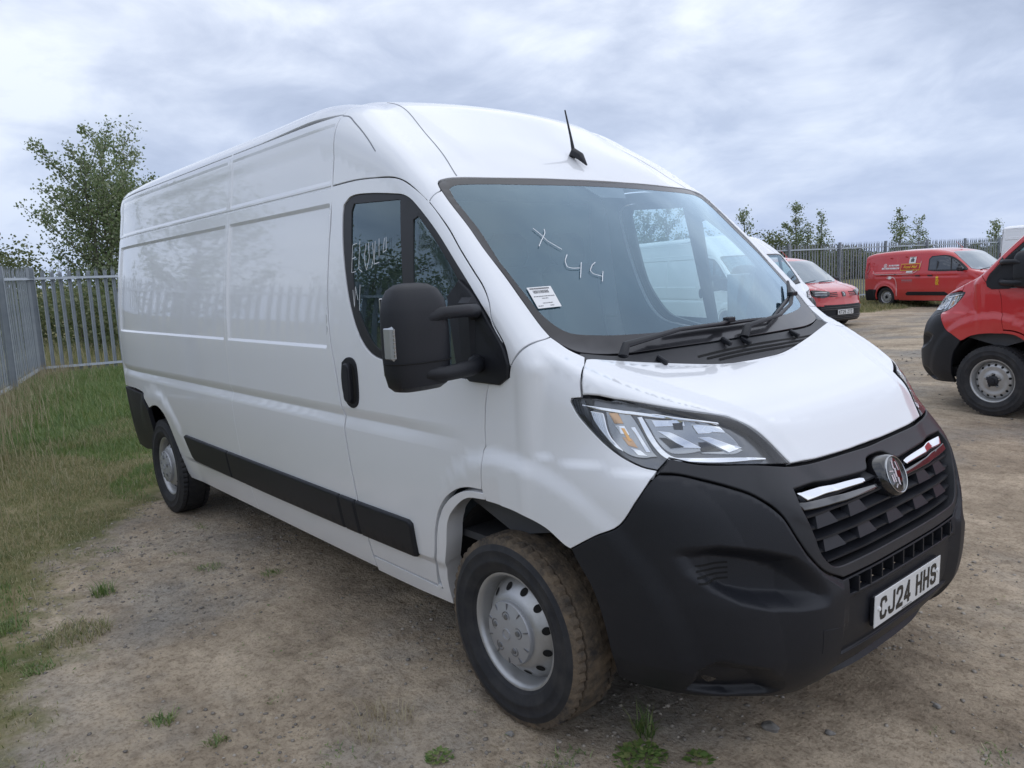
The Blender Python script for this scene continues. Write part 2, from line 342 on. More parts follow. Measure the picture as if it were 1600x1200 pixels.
def F_big(P, opt=None):
    x = P[:,0]; y = np.abs(P[:,1]); z = P[:,2]
    W = side_w(x, z, opt)
    fs = y-W
    bow = .10*(y/.85)**2
    xx = x+bow
    crown = .035*(y/.7)**2*sst(-1.4,-2.4,x) + (.016*sst(.56,.66,y))*sst(-1.40,-1.55,x)
    zt = spl(xx, PROOF)-crown
    sl = (spl(xx+.01, PROOF)-spl(xx-.01, PROOF))/.02
    ft = (z-zt)/np.sqrt(1+sl**2)
    kk = .10+.10*sst(-1.5,-2.3,x)
    U = smax(ft, x+.56+1.4*bow, .02)
    # nose
    yb = spl(x, YB)
    zh = spl(x, PHOOD)+.028*(y/.8)**2+.014*(1-sst(-.01,.07,y-yb))-.007
    slh = (spl(x+.01, PHOOD)-spl(x-.01, PHOOD))/.02
    fh = (z-zh)/np.sqrt(1+slh**2)
    xb = spl(z, PXC)-spl(y, PA)*(1+.45*(1-sst(.2,.45,z)))
    slx = (spl(z+.01, PXC)-spl(z-.01, PXC))/.02
    sly = (spl(y+.01, PA)-spl(y-.01, PA))/.02
    ff = (x-xb)/np.sqrt(1+slx**2+sly**2)
    # bumper sculpture: the corner stands proud of a scooped air inlet
    sc = poly_sd(-y, z, SCOOP)-.035
    ff = ff + .068*sst(.004,-.046,sc)*lin(.5,.62,y)*(1-.65*sst(.72,.86,y))
    ff = ff - .014*sst(.0,.02,-poly_sd(-y, z, CORNER)) + .007
    # recessed strip for the number plate
    ff = ff + .012*sst(.0,.006,-poly_sd(-y, z, [(-.41,.60),(.41,.60),(.41,.40),(-.41,.40)]))
    fg = poly_sd(-y, z, FOG)-.022
    ff = ff + .042*sst(.004,-.032,fg)
    N = smax(fh, ff, .04)
    N = smax(N, -1.6-x, .02)
    f = smax(smin(U, N, .03), fs, kk)
    f = smax(f, -5.93-x, .12)
    return smax(f, .25-z, .03)
def grad(F, P, e=1e-3):
    g = np.stack([F(P+np.eye(3)[i]*e)-F(P-np.eye(3)[i]*e) for i in range(3)], 1)
    return g/np.maximum(np.linalg.norm(g, axis=1, keepdims=True), 1e-9)
def march(F, O, D, tmax=8., step=.7, n=90):
    """first hit of rays O + t D with F = 0"""
    t = np.zeros(len(O)); alive = np.ones(len(O), bool); pt = t.copy()
    for _ in range(n):
        i = np.where(alive)[0]
        if not len(i): break
        f = F(O[i]+D[i]*t[i,None])
        hit = f < 0
        pt[i[~hit]] = t[i[~hit]]
        t[i[~hit]] += np.maximum(f[~hit]*step, .0015)
        alive[i[hit]] = False
        alive[i[t[i] > tmax]] = False
    ok = t <= tmax
    a = pt.copy(); b = t.copy()
    for _ in range(14):
        m = (a+b)/2; f = F(O+D*m[:,None]); s = f < 0
        b = np.where(s, m, b); a = np.where(s, a, m)
    return O+D*b[:,None], ok
# ---------------------------------------------------------------- implicit skin of the small red van
QS = [(-4.76,1.60),(-4.70,1.70),(-4.3,1.79),(-3.2,1.835),(-2.4,1.83),(-1.95,1.79),(-1.62,1.70),(-1.25,1.46),(-.78,1.12),(-.4,.86)]
QH = [(-1.0,1.20),(-.80,1.135),(-.5,1.07),(-.25,1.0),(-.10,.92),(0,.80),(.04,.6)]
QX = [(.15,-.14),(.22,-.06),(.32,-.01),(.45,.0),(.60,.005),(.68,-.02),(.76,-.03),(.88,-.045),(1.0,-.12),(1.2,-.35)]
QA = [(0,0),(.3,.015),(.5,.05),(.65,.11),(.76,.21),(.84,.36),(.90,.56),(.93,.8)]
QW = [(.18,.85),(.35,.895),(.6,.925),(.9,.925),(1.05,.915),(1.3,.855),(1.6,.775),(1.8,.70)]
QT = [(-4.8,-.06),(-4.4,-.02),(-4.0,0),(-1.6,0),(-.9,-.012),(-.4,-.07),(0,-.22)]
def F_small(P, opt=None):
    x = P[:,0]; y = np.abs(P[:,1]); z = P[:,2]
    w = spl(z, QW)+spl(x, QT)
    for wx in (-.885,-3.86):
        r = np.hypot(x-wx, z-.33); w = w+.028*(1-sst(.44,.53,r))
    sd = poly_sd(x, z, [(-4.42,1.10),(-4.50,1.3),(-4.36,1.55),(-2.75,1.62),(-2.60,1.5),(-2.72,1.25),(-2.95,1.10)])
    w = w-.018*sst(.0,-.02,sd)
    w = w-.012*np.maximum(0, 1-np.abs(z-.98)/.04)*lin(-4.3,-4.2,x)*(1-lin(-1.4,-1.2,x))
    for dx in (-1.28,-2.42,-3.50): w = w-.006*(1-lin(.004,.010,np.abs(x-dx)))*(z < 1.62)*(z > .30)
    fs = y-w
    bow = .10*(y/.7)**2
    zt = spl(x+bow, QS)-.05*(y/.7)**2*sst(-1.5,-2.0,x)
    sl = (spl(x+bow+.01, QS)-spl(x+bow-.01, QS))/.02
    U = smax(fs, (z-zt)/np.sqrt(1+sl**2), .14)
    U = smax(U, -(x+4.74)-.10*(z-.9)*(z > .9), .10); U = smax(U, x+.5, .02)
    zh = spl(x, QH)-.03*(y/.8)**2*1.0+.012*np.maximum(0, 1-np.abs(y-.5)/.06); slh = (spl(x+.01, QH)-spl(x-.01, QH))/.02
    xb = spl(z, QX)-spl(y, QA)
    sly = (spl(y+.01, QA)-spl(y-.01, QA))/.02; slx = (spl(z+.01, QX)-spl(z-.01, QX))/.02
    ff = (x-xb)/np.sqrt(1+slx**2+sly**2)
    N = smax((z-zh)/np.sqrt(1+slh**2), ff, .06); N = smax(N, fs, .09); N = smax(N, -2-x, .02)
    return smax(smin(U, N, .04), .20-z, .03)
# ---------------------------------------------------------------- panels cut from the implicit skin
class Par:            # parallel projection frame, n points outwards
    def __init__(s, n, up=(0,0,1), far=2.2, c=(0,0,1)):
        s.n = np.array(n, float); s.n /= np.linalg.norm(s.n)
        u = np.cross(np.array(up, float), s.n); s.u = u/np.linalg.norm(u); s.v = np.cross(s.n, s.u); s.far = far; s.c = np.array(c, float)
    def uv(s, P): P = np.atleast_2d(P)-s.c; return np.stack([P@s.u, P@s.v], 1)
    def ray(s, uv):
        O = s.c+uv[:,:1]*s.u+uv[:,1:2]*s.v+s.n*s.far
        return O, np.repeat(-s.n[None], len(uv), 0)
class Side(Par):
    def __init__(s): super().__init__((0,-1,0), far=1.3, c=(0,0,0))
class CylZ:           # rays towards a vertical axis
    def __init__(s, ax, r0=1.0, far=1.6, flip=False): s.ax = ax; s.r0 = r0; s.far = far; s.b = math.pi if flip else 0
    def uv(s, P):
        P = np.atleast_2d(P); a = np.arctan2(P[:,1], (P[:,0]-s.ax)*(1 if not s.b else -1)); return np.stack([a*s.r0, P[:,2]], 1)
    def ray(s, uv):
        a = uv[:,0]/s.r0; d = np.stack([np.cos(a)*(1 if not s.b else -1), np.sin(a), 0*a], 1)
        O = np.array([s.ax,0,0])+d*s.far; O[:,2] = uv[:,1]; return O, -d
class CylX:           # rays towards a lengthwise axis at height z0
    def __init__(s, z0, r0=1.0, far=1.9): s.z0 = z0; s.r0 = r0; s.far = far
    def uv(s, P):
        P = np.atleast_2d(P); a = np.arctan2(P[:,1], P[:,2]-s.z0); return np.stack([P[:,0], a*s.r0], 1)
    def ray(s, uv):
        a = uv[:,1]/s.r0; d = np.stack([0*a, np.sin(a), np.cos(a)], 1)
        O = d*s.far; O[:,0] = uv[:,0]; O[:,2] += s.z0; return O, -d
def smooth_outline(P, step=.02, closed=True, corner=32, smooth=True):
    P = np.array(P, float); n = len(P)
    cor = np.ones(n, bool)
    if smooth:
        for i in range(n):
            a = P[i]-P[i-1]; b = P[(i+1) % n]-P[i]
            la, lb = np.linalg.norm(a), np.linalg.norm(b)
            if la < 1e-9 or lb < 1e-9: continue
            cor[i] = (a@b)/(la*lb) < math.cos(R(corner))
        if not closed: cor[0] = cor[-1] = True
    out = []
    for i in range(n if closed else n-1):
        p0, p1, p2, p3 = P[(i-1) % n], P[i], P[(i+1) % n], P[(i+2) % n]
        d = np.linalg.norm(p2-p1); k = max(1, int(math.ceil(d/step)))
        m1 = (p2-p1) if cor[i] else (p2-p0)*d/(np.linalg.norm(p2-p1)+np.linalg.norm(p1-p0)+1e-9)
        m2 = (p2-p1) if cor[(i+1) % n] else (p3-p1)*d/(np.linalg.norm(p3-p2)+np.linalg.norm(p2-p1)+1e-9)
        for j in range(k):
            t = j/k
            out.append((2*t**3-3*t**2+1)*p1+(t**3-2*t**2+t)*m1+(-2*t**3+3*t**2)*p2+(t**3-t**2)*m2)
    if not closed: out.append(P[-1])
    return np.array(out)
def area2(P): return .5*np.sum(P[:,0]*np.roll(P[:,1],-1)-np.roll(P[:,0],-1)*P[:,1])
def offset_loop(P, d):
    """move a CCW loop inwards by d"""
    a = P-np.roll(P,1,0); b = np.roll(P,-1,0)-P
    a /= np.linalg.norm(a,axis=1,keepdims=True)+1e-12; b /= np.linalg.norm(b,axis=1,keepdims=True)+1e-12
    na = np.stack([-a[:,1],a[:,0]],1); nb = np.stack([-b[:,1],b[:,0]],1)
    n = na+nb; n /= np.linalg.norm(n,axis=1,keepdims=True)+1e-9
    c = np.clip((n*na).sum(1), .5, 1)
    return P+n*(d/c)[:,None]
class Surf: pass
def panel(F, fr, outline, holes=(), du=.04, dv=.04, us=(), vs=(), off=0.0, thick=.014, gap=.0022, ch=.0016, step=.02, back=False, mi=0, bmi=1, raw=False, smooth=True, walls=True, corner=32):
    """returns dict(v, f, n, m) of a panel lying on the skin F"""
    def prep(o, inward):
        o2 = o if raw else fr.uv(o)
        o2 = smooth_outline(o2, step, smooth=smooth, corner=corner)
        if area2(o2) < 0: o2 = o2[::-1]
        return offset_loop(o2, inward)
    loops = [prep(np.array(outline, float), gap+ch)] + [prep(np.array(h, float), -(gap+ch)) for h in holes]
    lo = loops[0].min(0); hi = loops[0].max(0)
    gu = np.unique(np.round(np.concatenate([np.arange(lo[0]+du*.5, hi[0], du), [u for u in us if lo[0] < u < hi[0]]]), 5))
    gv = np.unique(np.round(np.concatenate([np.arange(lo[1]+dv*.5, hi[1], dv), [v for v in vs if lo[1] < v < hi[1]]]), 5))
    U, V = np.meshgrid(gu, gv); U = U.ravel(); V = V.ravel()
    m = poly_sd(U, V, loops[0]) < -min(du,dv,step)*.35
    for h in loops[1:]: m &= poly_sd(U, V, h) > min(du,dv,step)*.35
    G = np.stack([U[m], V[m]], 1)
    pts = np.concatenate(loops+[G]); edges = []; o = 0
    for l in loops:
        k = len(l); edges += [(o+i, o+(i+1) % k) for i in range(k)]; o += k
    r = delaunay_2d_cdt([Vector(q) for q in pts], edges, [], 0, 1e-6)
    P2 = np.array([tuple(q) for q in r[0]]); tri = np.array([t for t in r[2] if len(t) == 3], int)
    orig = {}
    for i, l in enumerate(r[3]):
        for q in l: orig[q] = i
    cen = P2[tri].mean(1)
    k = poly_sd(cen[:,0], cen[:,1], loops[0]) < 0
    for h in loops[1:]: k &= poly_sd(cen[:,0], cen[:,1], h) > 0
    tri = tri[k]
    # triangle orientation
    a = P2[tri]; cr = (a[:,1,0]-a[:,0,0])*(a[:,2,1]-a[:,0,1])-(a[:,1,1]-a[:,0,1])*(a[:,2,0]-a[:,0,0])
    tri[cr < 0] = tri[cr < 0][:, ::-1]
    O, D = fr.ray(P2); P, ok = march(F, O, D, tmax=fr.far*1.9)
    n = grad(F, P); 
    tri = tri[ok[tri].all(1)]
    P = P-n*off
    # is projected orientation outward?
    fa = np.cross(P[tri[:,1]]-P[tri[:,0]], P[tri[:,2]]-P[tri[:,0]]); flip = ((fa*n[tri[:,0]]).sum(1).sum()) < 0
    if flip: tri = tri[:, ::-1]
    verts = [P]; norms = [n]; faces = [tuple(t) for t in tri.tolist()]; mm = [mi]*len(faces); nv = len(P)
    if walls:
        o = 0
        for li, l in enumerate(loops):
            kk = len(l); idx = [orig.get(o+i, o+i) for i in range(kk)]; o += kk
            out2 = offset_loop(l, -ch if li == 0 else ch)
            P1 = P[idx]; n1 = n[idx]
            Oo, Do = fr.ray(out2); Pq, okq = march(F, Oo, Do, tmax=fr.far*1.9)
            Pq = np.where((okq & (np.linalg.norm(Pq-P1-n1*off, axis=1) < .03))[:,None], Pq-n1*off, P1)
            e = Pq-P1; e -= n1*(e*n1).sum(1,keepdims=True); el = np.linalg.norm(e,axis=1,keepdims=True); e = e/np.maximum(el,1e-6)
            A = Pq-n1*ch; B = Pq-n1*thick
            nA = n1*.6+e*.8; nA /= np.linalg.norm(nA,axis=1,keepdims=True)
            verts += [A, A, B]; norms += [nA, e, e]
            b0 = nv; nv += 3*kk
            sgn = (li == 0) ^ flip
            for i in range(kk):
                j = (i+1) % kk
                if not (ok[idx[i]] and ok[idx[j]]): continue
                q1 = (idx[i], b0+i, b0+j, idx[j]); q2 = (b0+kk+i, b0+2*kk+i, b0+2*kk+j, b0+kk+j)
                for q in (q1, q2): faces.append(q if sgn else q[::-1]); mm.append(mi)
    if back:
        b0 = nv; verts.append(P-n*thick); norms.append(-n)
        for t in tri.tolist(): faces.append((t[2]+b0, t[1]+b0, t[0]+b0)); mm.append(bmi)
    return dict(v=np.concatenate(verts), f=faces, n=np.concatenate(norms), m=mm)
def merge(*ps):
    v = []; f = []; n = []; m = []; o = 0
    for q in ps:
        v.append(q['v']); n.append(q['n']); f += [tuple(i+o for i in t) for t in q['f']]; m += q['m']; o += len(q['v'])
    return dict(v=np.concatenate(v), f=f, n=np.concatenate(n), m=m)
def mirror(q):
    s = np.array([1,-1,1.]); return dict(v=q['v']*s, n=q['n']*s, f=[t[::-1] for t in q['f']], m=list(q['m']))
def pmesh(name, q, mats):
    used = sorted({i for t in q['f'] for i in t}); remap = -np.ones(len(q['v']), int); remap[used] = np.arange(len(used))
    v = q['v'][used]; n = q['n'][used]; f = [tuple(int(remap[i]) for i in t) for t in q['f']]
    me = bpy.data.meshes.new(name); me.from_pydata(v.tolist(), [], f)
    for m in (mats if isinstance(mats, (list, tuple)) else [mats]): me.materials.append(m)
    if max(q['m']) > 0: me.polygons.foreach_set('material_index', q['m'])
    me.polygons.foreach_set('use_smooth', [True]*len(me.polygons)); me.update()
    me.normals_split_custom_set_from_vertices([tuple(x) for x in n.tolist()])
    return me
def on_skin(F, fr, uv, off=0.0):
    O, D = fr.ray(np.atleast_2d(np.array(uv, float))); P, ok = march(F, O, D, tmax=fr.far*1.9); n = grad(F, P); return P+n*off, n
def ribbon(F, fr, line, w, off, step=.02, raw=False, closed=False, smooth=True):
    """flat strip of width w following a line on the skin"""
    l = np.array(line, float) if raw else fr.uv(np.array(line, float))
    l = smooth_outline(l, step, closed=closed, smooth=smooth)
    t = np.gradient(l, axis=0); t /= np.linalg.norm(t,axis=1,keepdims=True)+1e-9; s = np.stack([-t[:,1], t[:,0]],1)
    A, n = on_skin(F, fr, l+s*w/2, off); B, n2 = on_skin(F, fr, l-s*w/2, off)
    k = len(l); f = [(i, i+1, k+i+1, k+i) for i in range(k-1)]
    v = np.concatenate([A,B]); nn = np.concatenate([n,n2])
    fa = np.cross(v[f[0][1]]-v[f[0][0]], v[f[0][3]]-v[f[0][0]])
    if fa@nn[0] < 0: f = [q[::-1] for q in f]
    return dict(v=v, n=nn, f=f, m=[0]*len(f))

# ---------------------------------------------------------------- stroke lettering
GLYPH = {
 'C': [[(1,.82),(.88,.97),(.65,1),(.35,1),(.12,.97),(0,.82),(0,.18),(.12,.03),(.35,0),(.65,0),(.88,.03),(1,.18)]],
 'J': [[(1,1),(1,.18),(.86,.03),(.6,0),(.4,0),(.14,.03),(0,.18),(0,.25)]],
 '2': [[(0,.82),(.1,.96),(.35,1),(.65,1),(.9,.96),(1,.82),(1,.65),(.9,.5),(0,.06),(0,0),(1,0)]],
 '4': [[(.75,0),(.75,1)],[(.75,1),(0,.3),(0,.22),(1,.22)]],
 'H': [[(0,0),(0,1)],[(1,0),(1,1)],[(0,.52),(1,.52)]],
 'S': [[(1,.82),(.9,.96),(.65,1),(.35,1),(.1,.96),(0,.82),(0,.66),(.1,.55),(.9,.45),(1,.34),(1,.18),(.9,.04),(.65,0),(.35,0),(.1,.04),(0,.18)]],
 'K': [[(0,0),(0,1)],[(1,1),(0,.42)],[(.32,.6),(1,0)]], 'T': [[(0,1),(1,1)],[(.5,1),(.5,0)]],
 '5': [[(1,1),(.05,1),(0,.5),(.3,.6),(.7,.6),(.95,.5),(1,.35),(1,.15),(.85,.02),(.5,0),(.15,.02),(0,.15)]],
 'Z': [[(0,1),(1,1),(0,0),(1,0)]],
}
def stroke_text(txt, h, w, pitch, st, space=.033):
    """returns list of (poly strips) quads in 2D: centred"""
    x = 0; quads = []
    for c in txt:
        if c == ' ': x += space; continue
        for line in GLYPH[c]:
            pts = [Vector((x+st/2+a*(w-st), st/2+b*(h-st))) for a, b in line]
            L_ = []; R_ = []
            for i, q in enumerate(pts):
                d0 = (q-pts[i-1]).normalized() if i else None; d1 = (pts[i+1]-q).normalized() if i < len(pts)-1 else None
                d = ((d0 or d1)+(d1 or d0)); d = d.normalized() if d.length > 1e-6 else (d0 or d1)
                nn = Vector((-d.y, d.x)); kk = 1/max(.55, abs(nn.dot(Vector((-(d0 or d1).y, (d0 or d1).x)))))
                e = Vector((0,0))
                if i == 0: e = -d*st/2
                if i == len(pts)-1: e = d*st/2
                L_.append(q+nn*st/2*kk+e); R_.append(q-nn*st/2*kk+e)
            for i in range(len(pts)-1): quads.append((L_[i], L_[i+1], R_[i+1], R_[i]))
        x += pitch
    tot = x-(pitch-w)
    return [[(q.x-tot/2, q.y-h/2) for q in qd] for qd in quads]
def place2d(quads, O, U, V, Nn, off, thick=.0008):
    mb = MB(); O = Vector(O); U = Vector(U).normalized(); V = Vector(V).normalized(); Nn = Vector(Nn).normalized()
    for k, qd in enumerate(quads):
        o2 = off+.00006*(k % 5)
        a = [O+U*x+V*y+Nn*(o2+thick) for x, y in qd]; b = [O+U*x+V*y+Nn*o2 for x, y in qd]; n = len(qd)
        mb.add(a+b, [tuple(range(n))]+[(i, i+n, (i+1) % n+n, (i+1) % n) for i in range(n)])
    return mb
def plate_text(txt, parent, h, w, pitch, st, O, U, V, Nn, off):
    x = 0; tot = sum(pitch if c != ' ' else .033 for c in txt)-(pitch-w)
    for c in txt:
        if c == ' ': x += .033; continue
        q = stroke_text(c, h, w, pitch, st); cx = x+w/2-tot/2
        mb = place2d([[(a+cx, b) for a, b in qd] for qd in q], O, U, V, Nn, off, .0008); link('plate_character', mb.mesh('plate_character', [M_PLATEK], smooth=False), parent); x += pitch
def font_mesh(txt, size, bold=.0, shear=0, width=1.0, extrude=.0006):
    cu = bpy.data.curves.new('lettering', 'FONT'); cu.body = txt; cu.size = size; cu.align_x = 'CENTER'; cu.align_y = 'CENTER'; cu.offset = bold; cu.shear = shear; cu.extrude = extrude; cu.resolution_u = 3
    o = bpy.data.objects.new('lettering', cu); COL.objects.link(o)
    dg = bpy.context.evaluated_depsgraph_get(); me = bpy.data.meshes.new_from_object(o.evaluated_get(dg)); bpy.data.objects.remove(o); bpy.data.curves.remove(cu)
    for v in me.vertices: v.co.x *= width
    me.materials.clear(); return me
# outline points on the skin of the large van, metres, right-hand side
TR = {
 'ws_top': [[-1.35,0.01,2.068],[-1.359,-0.147,2.074],[-1.371,-0.331,2.074],[-1.388,-0.5,2.072],[-1.406,-0.624,2.07],[-1.432,-0.754,2.07],[-1.438,-0.797,2.066],[-1.434,-0.833,2.057],[-1.412,-0.864,2.038],[-1.384,-0.872,2.012],[-1.319,-0.877,1.953],[-1.219,-0.875,1.86],[-1.123,-0.879,1.767],[-1.019,-0.873,1.664],[-0.928,-0.873,1.573],[-0.841,-0.87,1.485],[-0.804,-0.862,1.448],[-0.78,-0.849,1.429],[-0.74,-0.836,1.403],[-0.69,-0.81,1.377]],
 'clear': [[-1.323,-0.019,2.046],[-1.331,-0.256,2.044],[-1.349,-0.464,2.042],[-1.374,-0.635,2.042],[-1.395,-0.768,2.037],[-1.395,-0.803,2.031],[-1.387,-0.826,2.019],[-1.339,-0.838,1.974],[-1.263,-0.837,1.906],[-1.19,-0.837,1.837],[-1.074,-0.85,1.724],[-1.026,-0.847,1.678],[-0.968,-0.843,1.62],[-0.916,-0.838,1.569],[-0.877,-0.834,1.531],[-0.84,-0.819,1.496],[-0.813,-0.8,1.472],[-0.79,-0.771,1.456],[-0.772,-0.722,1.447],[-0.753,-0.659,1.441],[-0.74,-0.606,1.437],[-0.716,-0.475,1.432],[-0.697,-0.329,1.43],[-0.688,-0.181,1.431],[-0.685,-0.037,1.432]],
 'hood_rear': [[-0.683,-0.817,1.372],[-0.657,-0.701,1.357],[-0.61,-0.502,1.33],[-0.568,-0.284,1.304],[-0.554,-0.165,1.294],[-0.552,-0.083,1.293]],
 'hood_gap': [[-0.683,-0.817,1.372],[-0.623,-0.896,1.341],[-0.611,-0.921,1.303],[-0.601,-0.929,1.262]],
 'hl_top': [[-0.601,-0.929,1.262],[-0.502,-0.878,1.253],[-0.402,-0.801,1.235],[-0.326,-0.713,1.214],[-0.269,-0.599,1.185],[-0.224,-0.566,1.16],[-0.167,-0.526,1.103],[-0.112,-0.484,1.027]],
 'lip': [[-0.11,-0.466,1.024],[-0.1,-0.372,1.02],[-0.098,-0.279,1.016],[-0.097,-0.117,1.011],[-0.098,-0.032,1.011]],
 'hl': [[-0.634,-0.944,1.244],[-0.633,-0.941,1.255],[-0.599,-0.929,1.259],[-0.502,-0.878,1.25],[-0.401,-0.802,1.232],[-0.323,-0.716,1.211],[-0.264,-0.606,1.184],[-0.223,-0.575,1.16],[-0.167,-0.533,1.102],[-0.112,-0.489,1.027],[-0.144,-0.605,1.043],[-0.267,-0.75,1.054],[-0.34,-0.809,1.073],[-0.355,-0.849,1.039],[-0.396,-0.875,1.049],[-0.461,-0.901,1.079],[-0.526,-0.92,1.125],[-0.604,-0.94,1.2]],
 'fb': [[-0.352,-0.848,1.037],[-0.359,-0.895,1.003],[-0.384,-0.92,0.951],[-0.441,-0.942,0.863],[-0.519,-0.971,0.819],[-0.621,-0.986,0.755]],
 'arch_f': [[-0.621,-0.986,0.755],[-0.645,-0.989,0.762],[-0.728,-1.0,0.808],[-0.862,-1.009,0.836],[-0.965,-1.002,0.841],[-1.066,-1.006,0.844]],
 'arch_r': [[-1.066,-1.006,0.844],[-1.162,-1.005,0.831],[-1.264,-0.996,0.765],[-1.322,-0.986,0.701],[-1.36,-0.974,0.587],[-1.419,-0.936,0.432],[-1.466,-0.896,0.278]],
 'bump_arch': [[-0.621,-0.986,0.755],[-0.59,-0.979,0.701],[-0.556,-0.971,0.651],[-0.532,-0.962,0.591],[-0.514,-0.949,0.506],[-0.508,-0.92,0.382],[-0.525,-0.877,0.291],None],
 'door_top': [[-2.167,-0.981,1.795],[-2.197,-0.937,2.002],[-2.18,-0.926,2.111],[-1.921,-0.928,2.112],[-1.708,-0.93,2.096],[-1.596,-0.933,2.078],[-1.515,-0.933,2.045],[-1.391,-0.937,1.972],[-1.255,-0.946,1.857],[-1.171,-0.958,1.772],[-1.086,-0.966,1.688],[-1.029,-0.971,1.631],[-0.988,-0.982,1.575],[-0.968,-0.993,1.525]],
 'door_front': [[-0.993,-1.001,1.291],[-1.01,-1.002,1.231],[-1.021,-1.002,1.168],[-1.028,-1.002,1.094],[-1.028,-1.001,1.053],[-1.04,-1.003,1.035],[-1.035,-1.02,0.992],[-1.052,-1.012,0.885]],
 'door_arch': [[-1.052,-1.012,0.885],[-1.139,-1.013,0.879],[-1.216,-1.011,0.856],[-1.306,-1.003,0.802],[-1.374,-0.991,0.734],[-1.417,-0.983,0.653],[-1.451,-0.97,0.551],[-1.493,-0.94,0.442],[-1.518,-0.917,0.348]],
 'crease_up': [[-0.352,-0.849,1.036],[-0.304,-0.812,1.027],[-0.243,-0.766,1.01],[-0.183,-0.718,0.989],[-0.124,-0.671,0.96],[-0.065,-0.625,0.904],[-0.029,-0.595,0.829],[-0.004,-0.564,0.769],[0.02,-0.511,0.709],[0.04,-0.437,0.653]],
 'arch_rr': [[-5.137,-1.028,0.8],[-5.057,-1.029,0.822],[-4.91,-1.03,0.832],[-4.766,-1.027,0.798],[-4.729,-1.018,0.739],[-4.714,-1.004,0.658],[-4.708,-0.985,0.56],[-4.683,-0.945,0.365],[-4.725,-0.928,0.306]],
 'pillar_div': [[-1.381,-0.938,1.962],[-1.38,-0.916,1.989],[-1.379,-0.88,2.007]],
 'win': [[-2.027,-0.973,1.845],[-2.043,-0.953,1.969],[-2.038,-0.945,2.015],[-1.985,-0.94,2.044],[-1.875,-0.938,2.046],[-1.638,-0.939,2.021],[-1.536,-0.944,2.002],[-1.467,-0.949,1.967],[-1.312,-0.965,1.849],[-1.17,-0.98,1.715],[-1.064,-0.989,1.611],[-0.966,-0.995,1.509],[-0.888,-0.999,1.42],[-0.868,-0.999,1.361],[-0.877,-0.998,1.315],[-0.922,-0.999,1.294],[-1.038,-1.002,1.296],[-1.229,-1.007,1.298],[-1.485,-1.011,1.312],[-1.674,-1.013,1.337],[-1.789,-1.014,1.367],[-1.875,-1.012,1.44],[-1.943,-1.005,1.56],[-1.993,-0.991,1.702]],
 'sail': [[-1.22,-0.99,1.606],[-1.139,-0.987,1.652],[-1.063,-0.99,1.609],[-0.966,-0.995,1.509],[-0.888,-0.999,1.42],[-0.868,-0.999,1.361],[-0.877,-0.998,1.315],[-0.922,-0.999,1.294],[-1.093,-1.004,1.297],[-1.114,-1.003,1.371]],
 'sticker': [[-0.961,-0.826,1.617],[-0.941,-0.725,1.619],[-0.871,-0.739,1.545],[-0.89,-0.837,1.542]],
 'x1': [[-1.151,-0.608,1.844],[-1.12,-0.596,1.817],[-1.091,-0.588,1.79],[-1.071,-0.572,1.774],[-1.048,-0.554,1.755]],
 'x2': [[-1.139,-0.56,1.84],[-1.124,-0.571,1.824],[-1.094,-0.622,1.788],[-1.08,-0.646,1.77]],
 'l1': [[-1.026,-0.549,1.734],[-1.005,-0.581,1.709],[-0.984,-0.592,1.687],[-0.976,-0.577,1.681],[-0.969,-0.539,1.679]],
 'l2': [[-0.987,-0.512,1.701],[-0.937,-0.57,1.643]],
 'l3': [[-0.976,-0.445,1.699],[-0.967,-0.473,1.687],[-0.951,-0.501,1.668],[-0.938,-0.498,1.655],[-0.922,-0.465,1.643]],
 'l4': [[-0.939,-0.442,1.663],[-0.905,-0.484,1.624]],
 'hlA_chrome_top': [[-0.604,-0.935,1.237],[-0.523,-0.901,1.23],[-0.416,-0.824,1.212],[-0.341,-0.758,1.195],[-0.259,-0.657,1.176],[-0.255,-0.657,1.17],[-0.341,-0.76,1.185],[-0.43,-0.839,1.203],[-0.495,-0.887,1.214],[-0.551,-0.916,1.223]],
 'hlB_bar': [[-0.438,-0.846,1.199],[-0.426,-0.835,1.202],[-0.402,-0.827,1.158],[-0.373,-0.817,1.113],[-0.346,-0.804,1.087],[-0.322,-0.788,1.077],[-0.145,-0.565,1.063],[-0.14,-0.564,1.057],[-0.222,-0.693,1.058],[-0.304,-0.779,1.064],[-0.341,-0.811,1.071],[-0.368,-0.824,1.088],[-0.404,-0.836,1.133]],
 'hlC_ind': [[-0.526,-0.904,1.219],[-0.455,-0.856,1.209],[-0.426,-0.845,1.163],[-0.385,-0.834,1.098],[-0.366,-0.827,1.08],[-0.427,-0.878,1.081],[-0.474,-0.9,1.104],[-0.507,-0.907,1.153]],
 'hlD_refl1': [[-0.422,-0.833,1.198],[-0.299,-0.717,1.177],[-0.261,-0.705,1.097],[-0.298,-0.754,1.089],[-0.34,-0.796,1.091],[-0.374,-0.815,1.118],[-0.403,-0.825,1.166]],
 'hlE_refl2': [[-0.312,-0.732,1.174],[-0.261,-0.669,1.169],[-0.217,-0.631,1.127],[-0.19,-0.619,1.087],[-0.206,-0.647,1.082],[-0.271,-0.725,1.087],[-0.308,-0.739,1.138]],
 'hlF_side': [[-0.575,-0.928,1.218],[-0.531,-0.908,1.213],[-0.507,-0.908,1.143],[-0.455,-0.892,1.092],[-0.483,-0.905,1.103],[-0.526,-0.917,1.142],[-0.558,-0.926,1.182]],
}
